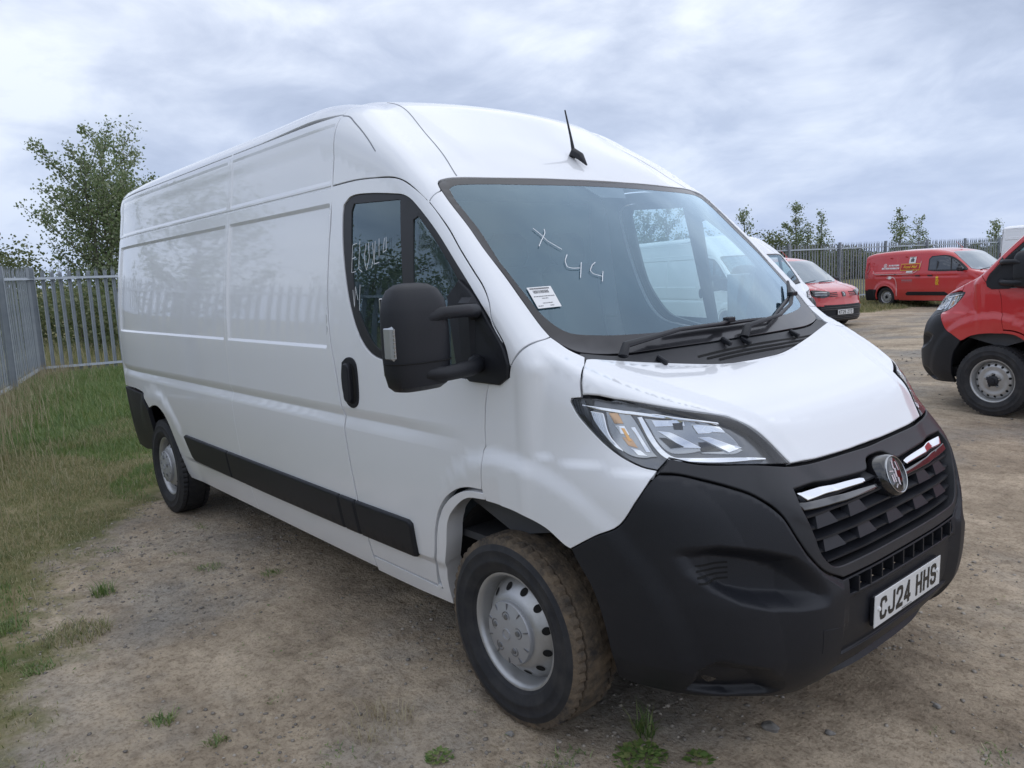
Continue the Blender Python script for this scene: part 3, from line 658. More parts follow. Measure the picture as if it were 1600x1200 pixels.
# ---------------------------------------------------------------- the large panel van (local frame: x forwards, front bumper at x = 0)
def A3(k): return [tuple(q) for q in TR[k] if q]
def mir(L): return [(x,-y,z) for x,y,z in L]
def xz(L, y=-1.0): return [(x,y,z) for x,z in L]
BIG = {}
def part(name, q, mats, parent, **kw): return link(name, pmesh(name, q, mats), parent, **kw)
def twin(name, q, mats, parent, **kw):
    a = part(name, q, mats, parent, **kw); b = part(name, mirror(q), mats, parent, **kw); return a, b
def build_big_van(root):
    F = F_big; side = Side(); bump = CylZ(-.95, far=1.5); capf = CylX(1.3)
    # -------- cargo side
    eps = .0018; fz = []
    for z in (1.003,1.055,1.06,1.107,1.368,1.382,2.018,2.036,2.102,2.105,2.111,2.114,2.125,2.14,2.385,2.40,.47,.50): fz += [z-eps, z+eps]
    fx = []
    for x in (-5.80,-5.788,-3.472,-3.46,-3.40,-3.388,-2.182,-2.17): fx += [x-eps, x+eps]
    fx += [-3.436,-3.432,-3.428,-3.424]
    rear_arch = [(x,z) for x,y,z in A3('arch_rr')]
    cargo = [(-5.87,2.428),(-4,2.432),(-2.155,2.436)] + [(-2.16,2.2),(-2.155,2.108)] + [(-2.155,1.794),(-2.156,1.634),(-2.14,1.442),(-2.10,1.251),(-2.075,1.09),(-2.062,.95),(-2.052,.82),(-2.04,.66),(-2.04,.5),(-2.045,.372)] + \
            [(-2.045,.30),(-3.3,.31),(-4.60,.32)] + [(-4.64,.376),(-4.665,.50),(-4.69,.62),(-4.725,.72),(-4.79,.795),(-4.90,.832),(-5.02,.825),(-5.12,.80)] + [(-5.29,.905),(-5.87,.915)]
    q = panel(F, side, xz(cargo), du=.055, dv=.05, us=fx, vs=fz, thick=.02)
    twin('cargo_side', q, [M_WHITE], root)
    # -------- roof
    ga = lambda x, z: None
    def skinpt(x, z):
        P, n = on_skin(F, side, [(x, z)]); return tuple(P[0])
    near = [skinpt(x, 2.428+(x+5.87)*.0021) for x in (-5.87,-5,-4,-3,-2.155)]
    roof = near + mir(near[::-1])
    q = panel(F, capf, roof, du=.06, dv=.022, thick=.02, smooth=False)
    part('roof', q, [M_WHITE], root)
    # -------- cab roof cap
    gut = [skinpt(-2.155, z) for z in (2.436, 2.27, 2.112)]
    dt = A3('door_top')
    half = gut + [dt[3], dt[4], dt[5], dt[6]] + [tuple(TR['pillar_div'][0]), tuple(TR['pillar_div'][1]), tuple(TR['pillar_div'][2])] + A3('ws_top')[9:0:-1][:9]
    cap = half + mir(half[::-1])
    q = panel(F, capf, cap, du=.022, dv=.018, thick=.03, back=True, corner=40)
    capo = part('cab_roof', q, [M_WHITE, M_CABLIGHT], root)
    seam = mat_once('seam_sealer', (.20,.21,.23), .6)
    gl_ = [(-2.15,2.430),(-2.09,2.415),(-2.02,2.375),(-1.94,2.325),(-1.86,2.27),(-1.79,2.215)]
    twin('gutter_seam', ribbon(F, side, xz(gl_), .0045, .0006, step=.02), [seam], capo)
    sm_ = [(-2.20,-.575,2.52),(-2.087,-.591,2.494),(-1.963,-.609,2.426),(-1.797,-.652,2.318),(-1.60,-.70,2.19),(-1.44,-.752,2.076)]
    twin('roof_seam', ribbon(F, capf, sm_, .0035, .0006, step=.02), [seam], capo)
    # -------- A pillars
    ws = A3('ws_top'); ftop = [(-.873,-.994,1.347),(-.845,-.985,1.385),(-.818,-.95,1.42),(-.801,-.905,1.44)]
    sailp = A3('sail')
    pil = [tuple(TR['pillar_div'][2])] + ws[9:17] + ftop[::-1] + [(-.893,-.995,1.419),(-.955,-.992,1.50)] + dt[13:6:-1] + [tuple(TR['pillar_div'][0]), tuple(TR['pillar_div'][1])]
    q = panel(F, Par((.35,-.8,.48)), pil, du=.03, dv=.03, thick=.04, back=True, corner=25)
    twin('windscreen_pillar', q, [M_WHITE, M_CABLIGHT], root)
    # -------- doors
    door = [(x,z) for x,y,z in dt[2:]] + [(-.955,1.50),(-.893,1.419),(-.873,1.355),(-.90,1.315),(-.985,1.30)] + [(x,z) for x,y,z in A3('door_front')[1:]] + [(x,z) for x,y,z in A3('door_arch')[1:]] + \
           [(-1.486,.362),(-1.7,.364),(-2.035,.370)] + [(-2.035,.5),(-2.033,.66),(-2.045,.82),(-2.055,.95),(-2.068,1.09),(-2.094,1.251),(-2.135,1.442),(-2.150,1.634),(-2.15,1.794),(-2.15,2.0)]
    win = [(x,z) for x,y,z in A3('win')]
    q = panel(F, side, xz(door), holes=[xz(win)], du=.045, dv=.045, vs=fz, thick=.045, back=True, corner=40)
    doors = twin('front_door', q, [M_WHITE, M_CABLIGHT], root)
    g1 = [(-1.95,1.80),(-1.972,1.98),(-1.955,2.012),(-1.585,1.993),(-1.572,1.90),(-1.52,1.559),(-1.475,1.325),(-1.654,1.365),(-1.748,1.397),(-1.83,1.477),(-1.903,1.596)]
    g2 = [(-1.478,1.904),(-1.446,1.913),(-1.339,1.827),(-1.223,1.718),(-1.155,1.645),(-1.147,1.528),(-1.134,1.345),(-1.415,1.335),(-1.45,1.584)]
    q = panel(F, side, xz(win), holes=[xz(g1), xz(g2)], du=.05, dv=.05, off=.005, thick=.02, corner=28, gap=.0005)
    q1 = panel(F, side, xz(g1), du=.08, dv=.08, off=.010, gap=-.003, walls=False, corner=28)
    q2 = panel(F, side, xz(g2), du=.08, dv=.08, off=.010, gap=-.003, walls=False, corner=28)
    sail = [(-1.215,1.60),(-1.142,1.66),(-1.066,1.609),(-.971,1.509),(-.893,1.419),(-.868,1.36),(-.88,1.312),(-.924,1.285),(-1.089,1.287),(-1.16,1.33)]
    q3 = panel(F, side, xz(sail), du=.04, dv=.04, off=-.014, thick=.02, ch=.006, gap=.001, corner=30)
    hd = [(-2.03,1.312),(-1.987,1.334),(-1.935,1.334),(-1.905,1.308),(-1.898,1.221),(-1.91,1.135),(-1.95,1.107),(-1.995,1.112),(-2.033,1.15),(-2.045,1.239)]
    q4 = panel(F, side, xz(hd), du=.02, dv=.02, off=-.006, thick=.01, ch=.004, gap=0, corner=50, step=.01)
    q5 = panel(F, side, xz([(-1.985,1.305),(-1.955,1.31),(-1.938,1.29),(-1.94,1.15),(-1.955,1.13),(-1.985,1.135),(-1.997,1.16),(-1.998,1.28)]), du=.02, dv=.02, off=-.030, thick=.022, ch=.008, gap=0, corner=60, step=.008)
    slot = panel(F, side, xz([(-2.025,1.28),(-2.005,1.305),(-1.93,1.31),(-1.912,1.28),(-1.912,1.16),(-1.935,1.128),(-2.0,1.13),(-2.025,1.16)]), du=.03, dv=.03, off=-.0075, gap=0, walls=False, corner=60)
    for i, d in enumerate(doors):
        mm = (lambda a: a) if i == 0 else mirror
        fr = part('window_frame', mm(q), [M_SEAL], d)
        part('window_pane', mm(q1), [M_SIDEGLASS], d); part('quarter_window', mm(q2), [M_SIDEGLASS], d)
        part('mirror_base', mm(q3), [M_BLACK], d)
        part('door_handle', mm(merge(q4, q5)), [M_BLACK], d); part('handle_recess_shade', mm(slot), [M_HOLE], d)  # recess is a flat near-black sheet painted for its shade
    # -------- fenders
    hl = A3('hl')
    fen = [(-.994,-1.0,1.285),(-.925,-.998,1.294),(-.880,-.995,1.315)] + ftop + [ws[16]] + ws[17:] + A3('hood_gap')[1:3] + [hl[2], hl[1], hl[0], hl[17], hl[16], hl[15], hl[14], hl[13]] + A3('fb')[1:] + A3('arch_f')[1:-1] + [(-1.035,-1.014,.846)] + A3('door_front')[:0:-1]
    q = panel(F, Par((.42,-.84,.30), c=(-.8,0,1)), fen, du=.022, dv=.022, thick=.02, corner=32)
    twin('front_wing', q, [M_WHITE], root)
    # -------- lower arch lip with sill
    lip = [(-1.042,.874)] + [(FWX+(x-FWX)*.975,.36+(z-.36)*.975) for x,y,z in A3('door_arch')[1:-1]] + [(-1.484,.350)] + [(-1.70,.357),(-2.04,.362),(-2.04,.285),(-1.7,.283),(-1.44,.29)] + [(x,z) for x,y,z in A3('arch_r')[-2::-1]]
    lip[-1] = (-1.043,.848)
    q = panel(F, side, xz(lip), du=.03, dv=.03, thick=.085, corner=40, gap=.0005)
    twin('door_sill', q, [M_WHITE], root)
    # -------- side mouldings
    segs = [[(-4.43,.676),(-3.636,.668),(-3.632,.49),(-4.28,.498),(-4.335,.52)], [(-3.628,.668),(-2.203,.656),(-2.197,.484),(-3.624,.49)], [(-2.195,.656),(-2.052,.655),(-2.046,.483),(-2.189,.484)], [(-2.044,.655),(-1.60,.652),(-1.578,.638),(-1.582,.49),(-1.60,.482),(-2.038,.483)]]
    for sgm in segs:
        q = panel(F, side, xz(sgm), du=.08, dv=.04, off=-.020, thick=.024, ch=.010, gap=.0012, smooth=False)
        twin('side_moulding', q, [M_BLACK], root)
    # -------- bonnet
    hr = A3('hood_rear'); lp = A3('lip')
    hh = [hr[0]] + A3('hood_gap')[1:] + A3('hl_top')[1:] + lp[1:]
    hh = hr[::-1] + A3('hood_gap')[1:] + A3('hl_top')[1:] + lp[1:]
    hood = [(hr[-1][0]+.002,0,hr[-1][2])] + hh + [(lp[-1][0]+.001,0,lp[-1][2])] + mir(hh[::-1])
    q = panel(F, Par((.5,0,.866), up=(0,1,0), c=(-.4,0,1.2)), hood, du=.015, dv=.015, thick=.02, corner=25, ch=.004, gap=.003)
    part('bonnet', q, [M_WHITE], root)
    # -------- front bumper: fascia and lower bumper
    cu = [(-.36,-.839,1.032)]+A3('crease_up')[1:-1]+[(.044,-.43,.668)]
    hb = [hl[13], hl[12], hl[11], hl[10], hl[9]]
    grl = [(-.064,-.544,.965),(-.037,-.554,.919),(-.021,-.542,.872),(0,-.53,.82),(.011,-.518,.773),(.025,-.494,.735),(.032,-.463,.714),(.036,-.422,.708),(.042,-.299,.708),(.047,-.156,.708),(.05,0,.708)]
    grt = [(-.022,0,.975),(-.022,-.07,.97),(-.026,-.11,.946),(-.03,-.156,.944),(-.044,-.351,.956),(-.055,-.453,.963)]
    grille = grl + mir(grl[-2::-1]) + mir(grt[::-1])[0:5] + [grt[0]] + grt[1:]
    fa = hb[::-1]                                     # along the lamp, towards the tip
    fas = [(-.112,0,1.002)] + [(x-.010,y,z-.006) for x,y,z in lp[-2:0:-1]] + [(lp[0][0]-.006,lp[0][1]-.004,lp[0][2]-.004)] + fa[1:4] + [cu[0]] + cu[1:] + [(.052,-.281,.668),(.058,-.109,.668),(.059,0,.668)]
    fas = fas + mir(fas[-2:0:-1])
    q = panel(F, bump, fas, holes=[grille], du=.03, dv=.02, thick=.05, corner=28, gap=.002, ch=.004)
    fascia = part('bumper_fascia', q, [M_DGREY], root)
    inn = [(.059,0,.658),(.058,-.109,.656),(.052,-.281,.657),(.045,-.40,.655),(.049,-.403,.612),(.055,-.286,.612),(.061,-.113,.612),(.062,0,.612)]
    intake = inn + mir(inn[-2:0:-1])
    bl = [tuple(TR['bump_arch'][i]) for i in range(1,7)]
    low = [(.060,0,.666),(.058,-.109,.666),(.052,-.281,.666),(.044,-.432,.664)] + cu[::-1][1:] + A3('fb')[1:] + bl + [(-.50,-.87,.292),(-.38,-.77,.280),(-.25,-.66,.272),(-.1,-.45,.268),(0,-.2,.268),(0,0,.268)]
    low = low + mir(low[-2:0:-1])
    fe = [.585+.003*i for i in range(8)]
    q = panel(F, bump, low, holes=[intake], us=[sg*(.44+.0065*i) for sg in (-1,1) for i in range(80)], vs=[.595+.005*i for i in range(20)]+[.745+.006*i for i in range(16)]+[.29+.007*i for i in range(24)], du=.02, dv=.014, thick=.03, corner=28, gap=.002, ch=.004)
    bumper = part('front_bumper', q, [M_BLACK], root)
    # things set into the bumper
    q = panel(F, bump, grille, du=.06, dv=.06, off=.085, walls=False, gap=-.02); part('grille_backing', q, [M_HOLE], fascia)
    q = panel(F, bump, intake, du=.06, dv=.06, off=.05, walls=False, gap=-.02); part('intake_backing', q, [M_HOLE], bumper)
    def ybar(z):      # half width of the grille opening at height z
        return float(np.interp(z, [.708,.714,.735,.773,.82,.872,.919,.965], [.42,.463,.494,.518,.53,.542,.554,.544]))
    def bar(name, z, hw, h, off, dep, m, parent, y0=None, tilt=0.0):
        y0 = -hw if y0 is None else y0
        ys = np.linspace(y0, hw, max(4, int((hw-y0)/.04)))
        P0 = [(0, y, z) for y in ys]
        # find the skin along x
        O = np.array([(1.0, y, z) for y in ys]); D = np.repeat(np.array([[-1.,0,0]]), len(ys), 0)
        P, ok = march(F_plain, O, D); mb = MB(); k = len(ys)
        def ring(dx, dz): return [(P[i,0]-off-dx, ys[i], z+dz) for i in range(k)]
        a = ring(0, h/2-tilt*.0); b = ring(0, -h/2); c = ring(dep, -h/2+tilt); d = ring(dep, h/2+tilt)
        fs = []
        for i in range(k-1):
            for s_, t_ in ((0,1),(1,2),(2,3),(3,0)): fs.append((s_*k+i, t_*k+i, t_*k+i+1, s_*k+i+1))
        fs += [(0,3*k,2*k,k),(k-1,2*k-1,3*k-1,4*k-1)]
        mb.add(a+b+c+d, fs); return link(name, mb.mesh(name, [m], sharp=30), parent)
    for z in (.725,.762,.80,.838,.876,.912): bar('grille_slat', z, ybar(z)-.012, .007, .022, .05, M_BLACK, fascia, tilt=.012)
    for z, yy in ((.857, (-.45,-.27,.24,.40)), (.781, (-.43,-.24,-.04,.17,.36))):
        for y in yy:
            O = np.array([[1.,y+t,z] for t in (-.055,.055)]); P, ok = march(F_plain, O, np.array([[-1.,0,0]]*2))
            x0, x1 = P[0,0], P[1,0]; mb = MB()
            tr = [(-.055,-.019),(.055,-.019),(.034,.019),(-.034,.019)]
            f_ = [((x0+(x1-x0)*(u+.055)/.11)-.010-(.022 if v > 0 else 0), y+u, z+v) for u, v in tr]; g_ = [(a-.03, b, c) for a, b, c in f_]
            mb.add(f_+g_, [(0,1,2,3),(7,6,5,4),(0,4,5,1),(1,5,6,2),(2,6,7,3),(3,7,4,0)])
            link('grille_fin', mb.mesh('grille_fin', [M_BLACK], smooth=False), fascia)
    chr_ = [(-.061,-.530,.955),(-.057,-.47,.954),(-.044,-.351,.948),(-.033,-.18,.937),(-.031,-.155,.932),(-.026,-.16,.920),(-.03,-.34,.928),(-.045,-.50,.930)]
    cq = panel(F_plain, bump, chr_, du=.03, dv=.01, off=.008, thick=.02, ch=.003, gap=.0, step=.02)
    twin('chrome_strip', cq, [M_CHROME], fascia)
    gb = [(-.05,-.545,.93),(-.03,-.34,.917),(-.025,-.10,.905),(-.018,-.10,.89),(-.02,-.34,.895),(-.035,-.535,.905)]
    cq = panel(F_plain, bump, gb, du=.03, dv=.02, off=.012, thick=.02, ch=.003, gap=0, step=.03); twin('gloss_trim', cq, [M_GLOSSBLK], fascia)
    for y in np.linspace(-.36,.36,10):
        mb = MB(); mb.box((.03,y,.634),(.05,.008,.05)); link('intake_rib', mb.mesh('intake_rib', [M_BLACK], smooth=False), bumper)
    mb = MB(); lpts = [Vector(q) for q in lp]; lpts = lpts+[Vector((q[0],-q[1],q[2])) for q in lp[::-1]]
    mb.tube([q+Vector((-.045,0,-.032)) for q in lpts], .030, 8, flat=.7); link('bonnet_gap_filler', mb.mesh('bonnet_gap_filler', [M_LINER]), root)  # dark tube added to block light showing through the bonnet gap
    # emblem
    nE = Vector((.93,0,.36)).normalized(); E0 = Vector((float(march(F, np.array([[1.,0,.925]]), np.array([[-1.,0,0]]))[0][0,0])+.018,0,.908)); VE = Vector((-.36,0,.93)).normalized(); UE = Vector((0,1,0))
    MX = Matrix((UE, VE, nE)).transposed().to_4x4(); MX.translation = E0
    def disc(name, prof, m, parent, seg=48):
        mb = MB(); mb.lathe(prof, seg)
        me = mb.mesh(name, [m]); me.transform(MX @ Matrix.Rotation(R(90), 4, 'X')); fix_normals(me); return link(name, me, parent)
    disc('emblem_backing', [(0,.012),(.064,.012),(.070,.008),(.075,-.004),(.080,-.05)], M_GLOSSBLK, fascia)
    disc('emblem_ring', [(.062,.011),(.062,.0145),(.0645,.016),(.067,.0145),(.067,.010)], M_SATIN, fascia)
    strokes = [[(-.010,.050),(-.002,.050),(-.006,.020),(-.014,.022)], [(-.006,.022),(.004,.022),(-.002,-.012),(-.012,-.006)], [(-.004,-.010),(.006,-.012),(.002,-.040),(-.006,-.034)], [(-.040,.004),(-.030,.004),(-.030,-.022),(-.040,-.022)], [(-.024,.006),(-.016,.006),(-.018,-.024),(-.026,-.022)], [(-.044,.020),(-.018,.016),(-.018,.012),(-.044,.016)], [(-.030,-.044),(-.014,-.034),(-.016,-.030),(-.032,-.040)], [(.012,.044),(.018,.042),(.022,.010),(.016,.012)]]
    mb = place2d(strokes, E0, UE, VE, nE, .0125, .002); link('emblem_figure', mb.mesh('emblem_figure', [M_BRUSHED], smooth=False), fascia)
    # tow cover outline, fog lamp
    q = panel(F, bump, [(.04,-.555,.536),(.046,-.47,.525),(.033,-.47,.447),(.036,-.55,.453)], du=.03, dv=.03, off=-.0015, thick=.003, ch=.001, gap=.001, corner=100, smooth=False); part('tow_eye_cover', q, [M_BLACK], bumper)
    for s in (-1,1):
        mb = MB(); mb.lathe([(0,-.012),(.030,-.010),(.040,-.002),(.044,.02),(.05,.03),(.05,.06)], 28); me = mb.mesh('fog_lamp', [M_GLOSSBLK]); me.transform(Matrix.Translation((-.235,s*.755,.385)) @ Matrix.Rotation(R(90)+s*R(30),4,'Z')); fix_normals(me); link('fog_lamp', me, bumper)
    # scoop vent blades
    for k in range(4):
        z_ = .752-k*.016; twin('vent_blade', ribbon(F, bump, [(-.23,-.835+.004*k,z_),(-.19,-.80,z_-.001),(-.15,-.765,z_-.003)], .006, .0012, step=.01), [M_HOLE], bumper)
    # splitter lip below the plate
    ys = np.linspace(-.50,.50,25); mb = MB(); a = []; 
    for y in ys:
        P, ok = march(F_plain, np.array([[1.,y,.30]]), np.array([[-1.,0,0]])); a.append(P[0,0])
    k = len(ys); v = [(a[i]-.008,ys[i],.318) for i in range(k)]+[(a[i]+.018-.045*(abs(ys[i])/.50)**3,ys[i],.285) for i in range(k)]+[(a[i]-.02-.03*(abs(ys[i])/.50)**3,ys[i],.266) for i in range(k)]+[(a[i]-.12,ys[i],.272) for i in range(k)]
    mb.add(v, [(s_*k+i, (s_+1)*k+i, (s_+1)*k+i+1, s_*k+i+1) for s_ in range(3) for i in range(k-1)]); link('bumper_lip', mb.mesh('bumper_lip', [M_BLACK]), bumper)
    # -------- headlights
    lampf = Par((.72,-.60,.36), c=(-.4,-.7,1.1))
    hq = [tuple(q) for q in hl]
    lens = panel(F, lampf, hq, du=.025, dv=.025, thick=.004, ch=.002, gap=.002, corner=30, step=.012)
    hous = panel(F, lampf, hq, du=.03, dv=.03, off=.034, walls=False, gap=-.004, corner=30)
    rim = panel(F, lampf, hq, holes=[offset_uv(lampf, hq, .006)], du=.03, dv=.03, off=.0035, thick=.036, gap=.003, ch=.001, corner=30, step=.012)
    def lamp_bit(k, off, th, ch=.003): return panel(F, lampf, A3(k), du=.02, dv=.02, off=off, thick=th, ch=ch, gap=0, corner=40, step=.008)
    bits = [('lamp_chrome_edge', lamp_bit('hlA_chrome_top', .008, .03), M_CHROME), ('lamp_light_guide', lamp_bit('hlB_bar', .012, .03), M_CHROME),
            ('indicator_bowl', lamp_bit('hlC_ind', .024, .034), M_SATIN), ('reflector', lamp_bit('hlD_refl1', .028, .036), M_SATIN), ('reflector', lamp_bit('hlE_refl2', .028, .036), M_SATIN), ('side_reflector', lamp_bit('hlF_side', .018, .03), M_CHROME)]
    def sub(poly, off, th=.006): return panel(F, lampf, poly, du=.02, dv=.02, off=off, thick=off+th, ch=.002, gap=0, corner=40, step=.008)
    def L2(ps, off):       # photograph-derived lamp details given in lamp frame coordinates
        return None
    hD = lampf.uv(np.array(A3('hlD_refl1'))); hE = lampf.uv(np.array(A3('hlE_refl2'))); hC = lampf.uv(np.array(A3('hlC_ind')))
    def quadin(H, a, b, c, d, off, th=.008, m=None):
        """quad inside a reflector, in fractions of its bounding box"""
        lo = H.min(0); hi = H.max(0); pts = [lo+(hi-lo)*np.array(q) for q in (a,b,c,d)]
        return panel(F, lampf, pts, du=.02, dv=.02, off=off, thick=off+th, ch=.0015, gap=0, raw=True, smooth=False, step=.01)
    facets = [(hD,(.12,.92),(.62,.86),(.66,.70),(.18,.72),.020,M_CHROME),(hD,(.2,.62),(.42,.56),(.92,.10),(.60,.14),.022,M_CHROME),(hD,(.22,.44),(.34,.42),(.62,.16),(.40,.14),.018,M_GLOSSBLK),(hD,(.45,.80),(.62,.80),(.62,.60),(.48,.62),.019,M_GLOSSBLK),
              (hE,(.05,.95),(.60,.92),(.70,.66),(.16,.66),.020,M_CHROME),(hE,(.15,.55),(.36,.56),(.98,.16),(.72,.04),.020,M_CHROME),(hE,(.15,.40),(.30,.40),(.62,.10),(.2,.10),.022,M_GLOSSBLK),
              (hC,(.06,.96),(.26,.94),(.36,.70),(.17,.72),.021,M_AMBER),(hC,(.18,.68),(.37,.66),(.47,.46),(.28,.50),.020,M_CHROME),(hC,(.30,.62),(.37,.61),(.50,.34),(.43,.35),.014,M_BULB),(hC,(.30,.44),(.50,.40),(.62,.20),(.42,.26),.021,M_AMBER),(hC,(.46,.22),(.66,.16),(.80,.04),(.60,.06),.020,M_CHROME),(hC,(.50,.62),(.57,.62),(.85,.1),(.76,.1),.020,M_CHROME)]
    for s in (-1,1):
        mm = (lambda a: a) if s < 0 else mirror
        hlo = part('headlight', mm(hous), [mat_once('lamp_housing', (.17,.175,.185), .28, metal=.85)], root)
        part('lamp_lens', mm(lens), [M_LENS], hlo); part('lamp_rim', mm(rim), [M_BLACK], hlo)
        for n_, q_, m_ in bits: part(n_, mm(q_), [m_], hlo)
        for H, a, b, c, d, off, m_ in facets: part('reflector_facet', mm(quadin(H,a,b,c,d,off)), [m_], hlo)
    # -------- windscreen
    wf = Par((.69,0,.72), up=(0,1,0), c=(-1,0,1.7))
    wtop = A3('ws_top')
    wsb = wtop[1:18] + [(-.765,-.84,1.415),(-.72,-.80,1.397),(-.672,-.66,1.388),(-.642,-.45,1.385),(-.622,-.2,1.384),(-.617,0,1.384)]
    wso = [(-1.349,0,2.069)] + wsb
    wso = wso + mir(wso[-2:0:-1])
    cl = A3('clear'); clo = [(-1.323,0,2.046)] + cl[1:24] + [(-.684,0,1.432)]
    clo = clo + mir(clo[-2:0:-1])
    q = panel(F, wf, wso, holes=[clo], du=.05, dv=.05, off=.004, thick=.010, corner=40, gap=.002, ch=.0015)
    q2 = panel(F, wf, clo, du=.07, dv=.07, off=.0052, gap=-.004, walls=False, corner=40)
    wsc = part('windscreen', q2, [M_SCREEN], root); part('windscreen_border', q, [M_FRIT], wsc)
    sens = [(-1.34,-.14,2.05),(-1.34,.14,2.05),(-1.27,.085,1.985),(-1.27,-.085,1.985)]
    part('sensor_cover', panel(F, wf, sens, du=.05, dv=.05, off=.0065, gap=0, walls=False, smooth=False), [M_FRIT], wsc)
    st = panel(F, wf, A3('sticker'), du=.05, dv=.05, off=-.0008, thick=.0006, gap=0, ch=.0002, smooth=False)
    stick = part('paper_sticker', st, [M_PAPER], wsc)
    # print on the sticker
    sp = wf.uv(np.array(A3('sticker'))); o_, ex, ey = sp[0], sp[1]-sp[0], sp[3]-sp[0]
    prints = []
    def prt(x0, x1, y0, y1):
        pts = [o_+ex*x+ey*y for x, y in ((x0,y0),(x1,y0),(x1,y1),(x0,y1))]; P, n = on_skin(F, wf, pts, .0016)
        f = [(0,1,2,3)]
        if np.cross(P[1]-P[0], P[3]-P[0]) @ n[0] < 0: f = [(3,2,1,0)]
        prints.append(dict(v=P, n=n, f=f, m=[0]))
    rr = random.Random(3); x = .08
    while x < .9: w_ = rr.uniform(.01,.03); prt(x, x+w_, .05, .12); x += w_+.012
    x = .16
    while x < .80: w_ = rr.choice((.012,.02,.035)); prt(x, x+w_, .17, .31); x += w_+rr.choice((.012,.022))
    for yy, xa, xb in ((.44,.08,.94),(.54,.38,.62),(.76,.30,.72),(.88,.06,.26),(.88,.55,.70)):
        x = xa
        while x < xb: w_ = rr.uniform(.02,.05); prt(x, min(x+w_,xb), yy, yy+.035); x += w_+.02
    part('sticker_print', merge(*prints), [M_INK], stick)
    chalk = [ribbon(F, wf, A3(k), .0030, .0012, step=.01) for k in ('x1','x2','l1','l2','l3','l4')]
    BIG['handwriting'] = part('marker_writing', merge(*chalk), [M_CHALK], wsc)
    dl = []
    def dch(line): dl.append(ribbon(F, side, xz(line), .0030, -.006+.0085, step=.01, smooth=False))
    zx = lambda a: [(-1.93+u*.30, 1.56+v*.30) for u, v in a]
    for g in ([(0,.5),(0,.9),(.12,.92)],[(0,.7),(.1,.72)],[(.02,.5),(.12,.52)],[(.2,.95),(.2,.55),(.3,.5)],[(.38,.9),(.34,.7),(.42,.52),(.48,.7),(.44,.92)],[(.55,.9),(.6,.7),(.55,.55)],[(.62,.92),(.62,.6),(.75,.62)],[(.72,.95),(.74,.7)],[(.86,.95),(.84,.75),(.92,.78),(.9,.96)],[(.05,.25),(.1,0),(.12,.3),(.2,.1)],[(.25,.32),(.24,-.05)],[(.1,-.5),(.16,-.62)],[(.2,-.35),(.2,-.55)]): dch(zx(g))
    BIG['door_writing'] = part('marker_writing', merge(*dl), [M_CHALK], doors[0])
    # -------- cowl
    cw = [(-.615,0,1.380),(-.620,-.2,1.380),(-.640,-.45,1.381),(-.670,-.66,1.384),(-.718,-.80,1.394),(-.70,-.835,1.390)] + A3('hood_rear')[:6] + [(hr[-1][0]+.002,0,hr[-1][2])]
    cw = cw + mir(cw[-2:0:-1])
    q = panel(F, Par((.55,0,.83), up=(0,1,0), c=(-.6,0,1.35)), cw, du=.04, dv=.025, off=.006, thick=.02, corner=40, gap=-.001, ch=.002)
    cowl = part('cowl_panel', q, [M_DGREY], root)
    cf = Par((.55,0,.83), up=(0,1,0), c=(-.6,0,1.35))
    for (y0, y1, x) in ((-.30,.60,-.592),(-.26,.64,-.572),(-.20,.66,-.552)):
        q = ribbon(F, cf, [(x,y0,1.34),(x-.008,(y0+y1)/2,1.34),(x-.03,y1,1.34)], .009, -.0045, step=.06); part('cowl_slot_shade', q, [M_HOLE], cowl)  # flat dark strips painted as the shade in the slots
    for (x,y) in ((-.60,-.50),(-.625,-.10),(-.625,.42),(-.61,.02)):
        P, n = on_skin(F, cf, cf.uv(np.array([[x,y,1.35]])), 0.0); mb = MB(); mb.box(tuple(P[0]+n[0]*.006),(.05,.018,.02),rot=Matrix.Rotation(R(25),3,'Y'),ch=.004); link('washer_jet', mb.mesh('washer_jet', [M_BLACK]), cowl)
    # wipers
    def wp(pts, off): P, n = on_skin(F, wf, wf.uv(np.array(pts, float)), 0); return [Vector(p_+n_*o_) for p_, n_, o_ in zip(P, n, off)]
    for pts_a, pts_b in (([(-.64,-.665,1.37),(-.67,-.63,1.39),(-.672,-.35,1.405),(-.662,-.108,1.405),(-.672,-.03,1.419)], [(-.69,-.38,1.415),(-.672,-.03,1.419),(-.683,.321,1.416)]),
                         ([(-.62,.02,1.365),(-.645,.06,1.39),(-.68,.34,1.405),(-.735,.52,1.44),(-.80,.661,1.485)], [(-.685,.33,1.416),(-.80,.66,1.485),(-.89,.82,1.57)])):
        wo = MB(); A_ = wp(pts_a, [.012,.035,.045,.045,.034]); wo.tube(A_, [.020,.017,.011,.009,.008], 8, flat=.6)
        w = link('wiper_arm', wo.mesh('wiper_arm', [M_BLACK]), root)
        wb = MB(); B_ = wp(pts_b, [.016,.020,.016])
        cc = [B_[0].lerp(B_[1], t) for t in (0,.25,.5,.75)]+[B_[1].lerp(B_[2], t) for t in (0,.25,.5,.75,1)]
        cc = wp([tuple(c) for c in cc], [.016]*9)
        wb.tube(cc, [.006,.009,.010,.011,.012,.011,.010,.009,.006], 6, flat=.8); link('wiper_blade', wb.mesh('wiper_blade', [M_BLACK]), w)
        cb = MB(); cb.box(tuple(B_[1]+Vector((.012,0,.014))),(.03,.05,.02),ch=.004); link('wiper_joint', cb.mesh('wiper_joint', [M_BLACK]), w)
    # -------- tail
    back = Par((-1,0,0), c=(-5.5,0,1.2), far=1.2)
    tail = [(-5.93,-.90,.46),(-5.93,-.93,1.3),(-5.93,-.88,2.1),(-5.93,-.80,2.44),(-5.93,-.005,2.47),(-5.93,-.005,.46)]
    q = panel(F, back, tail, du=.12, dv=.12, thick=.02, smooth=False); twin('rear_door', q, [M_WHITE], root)
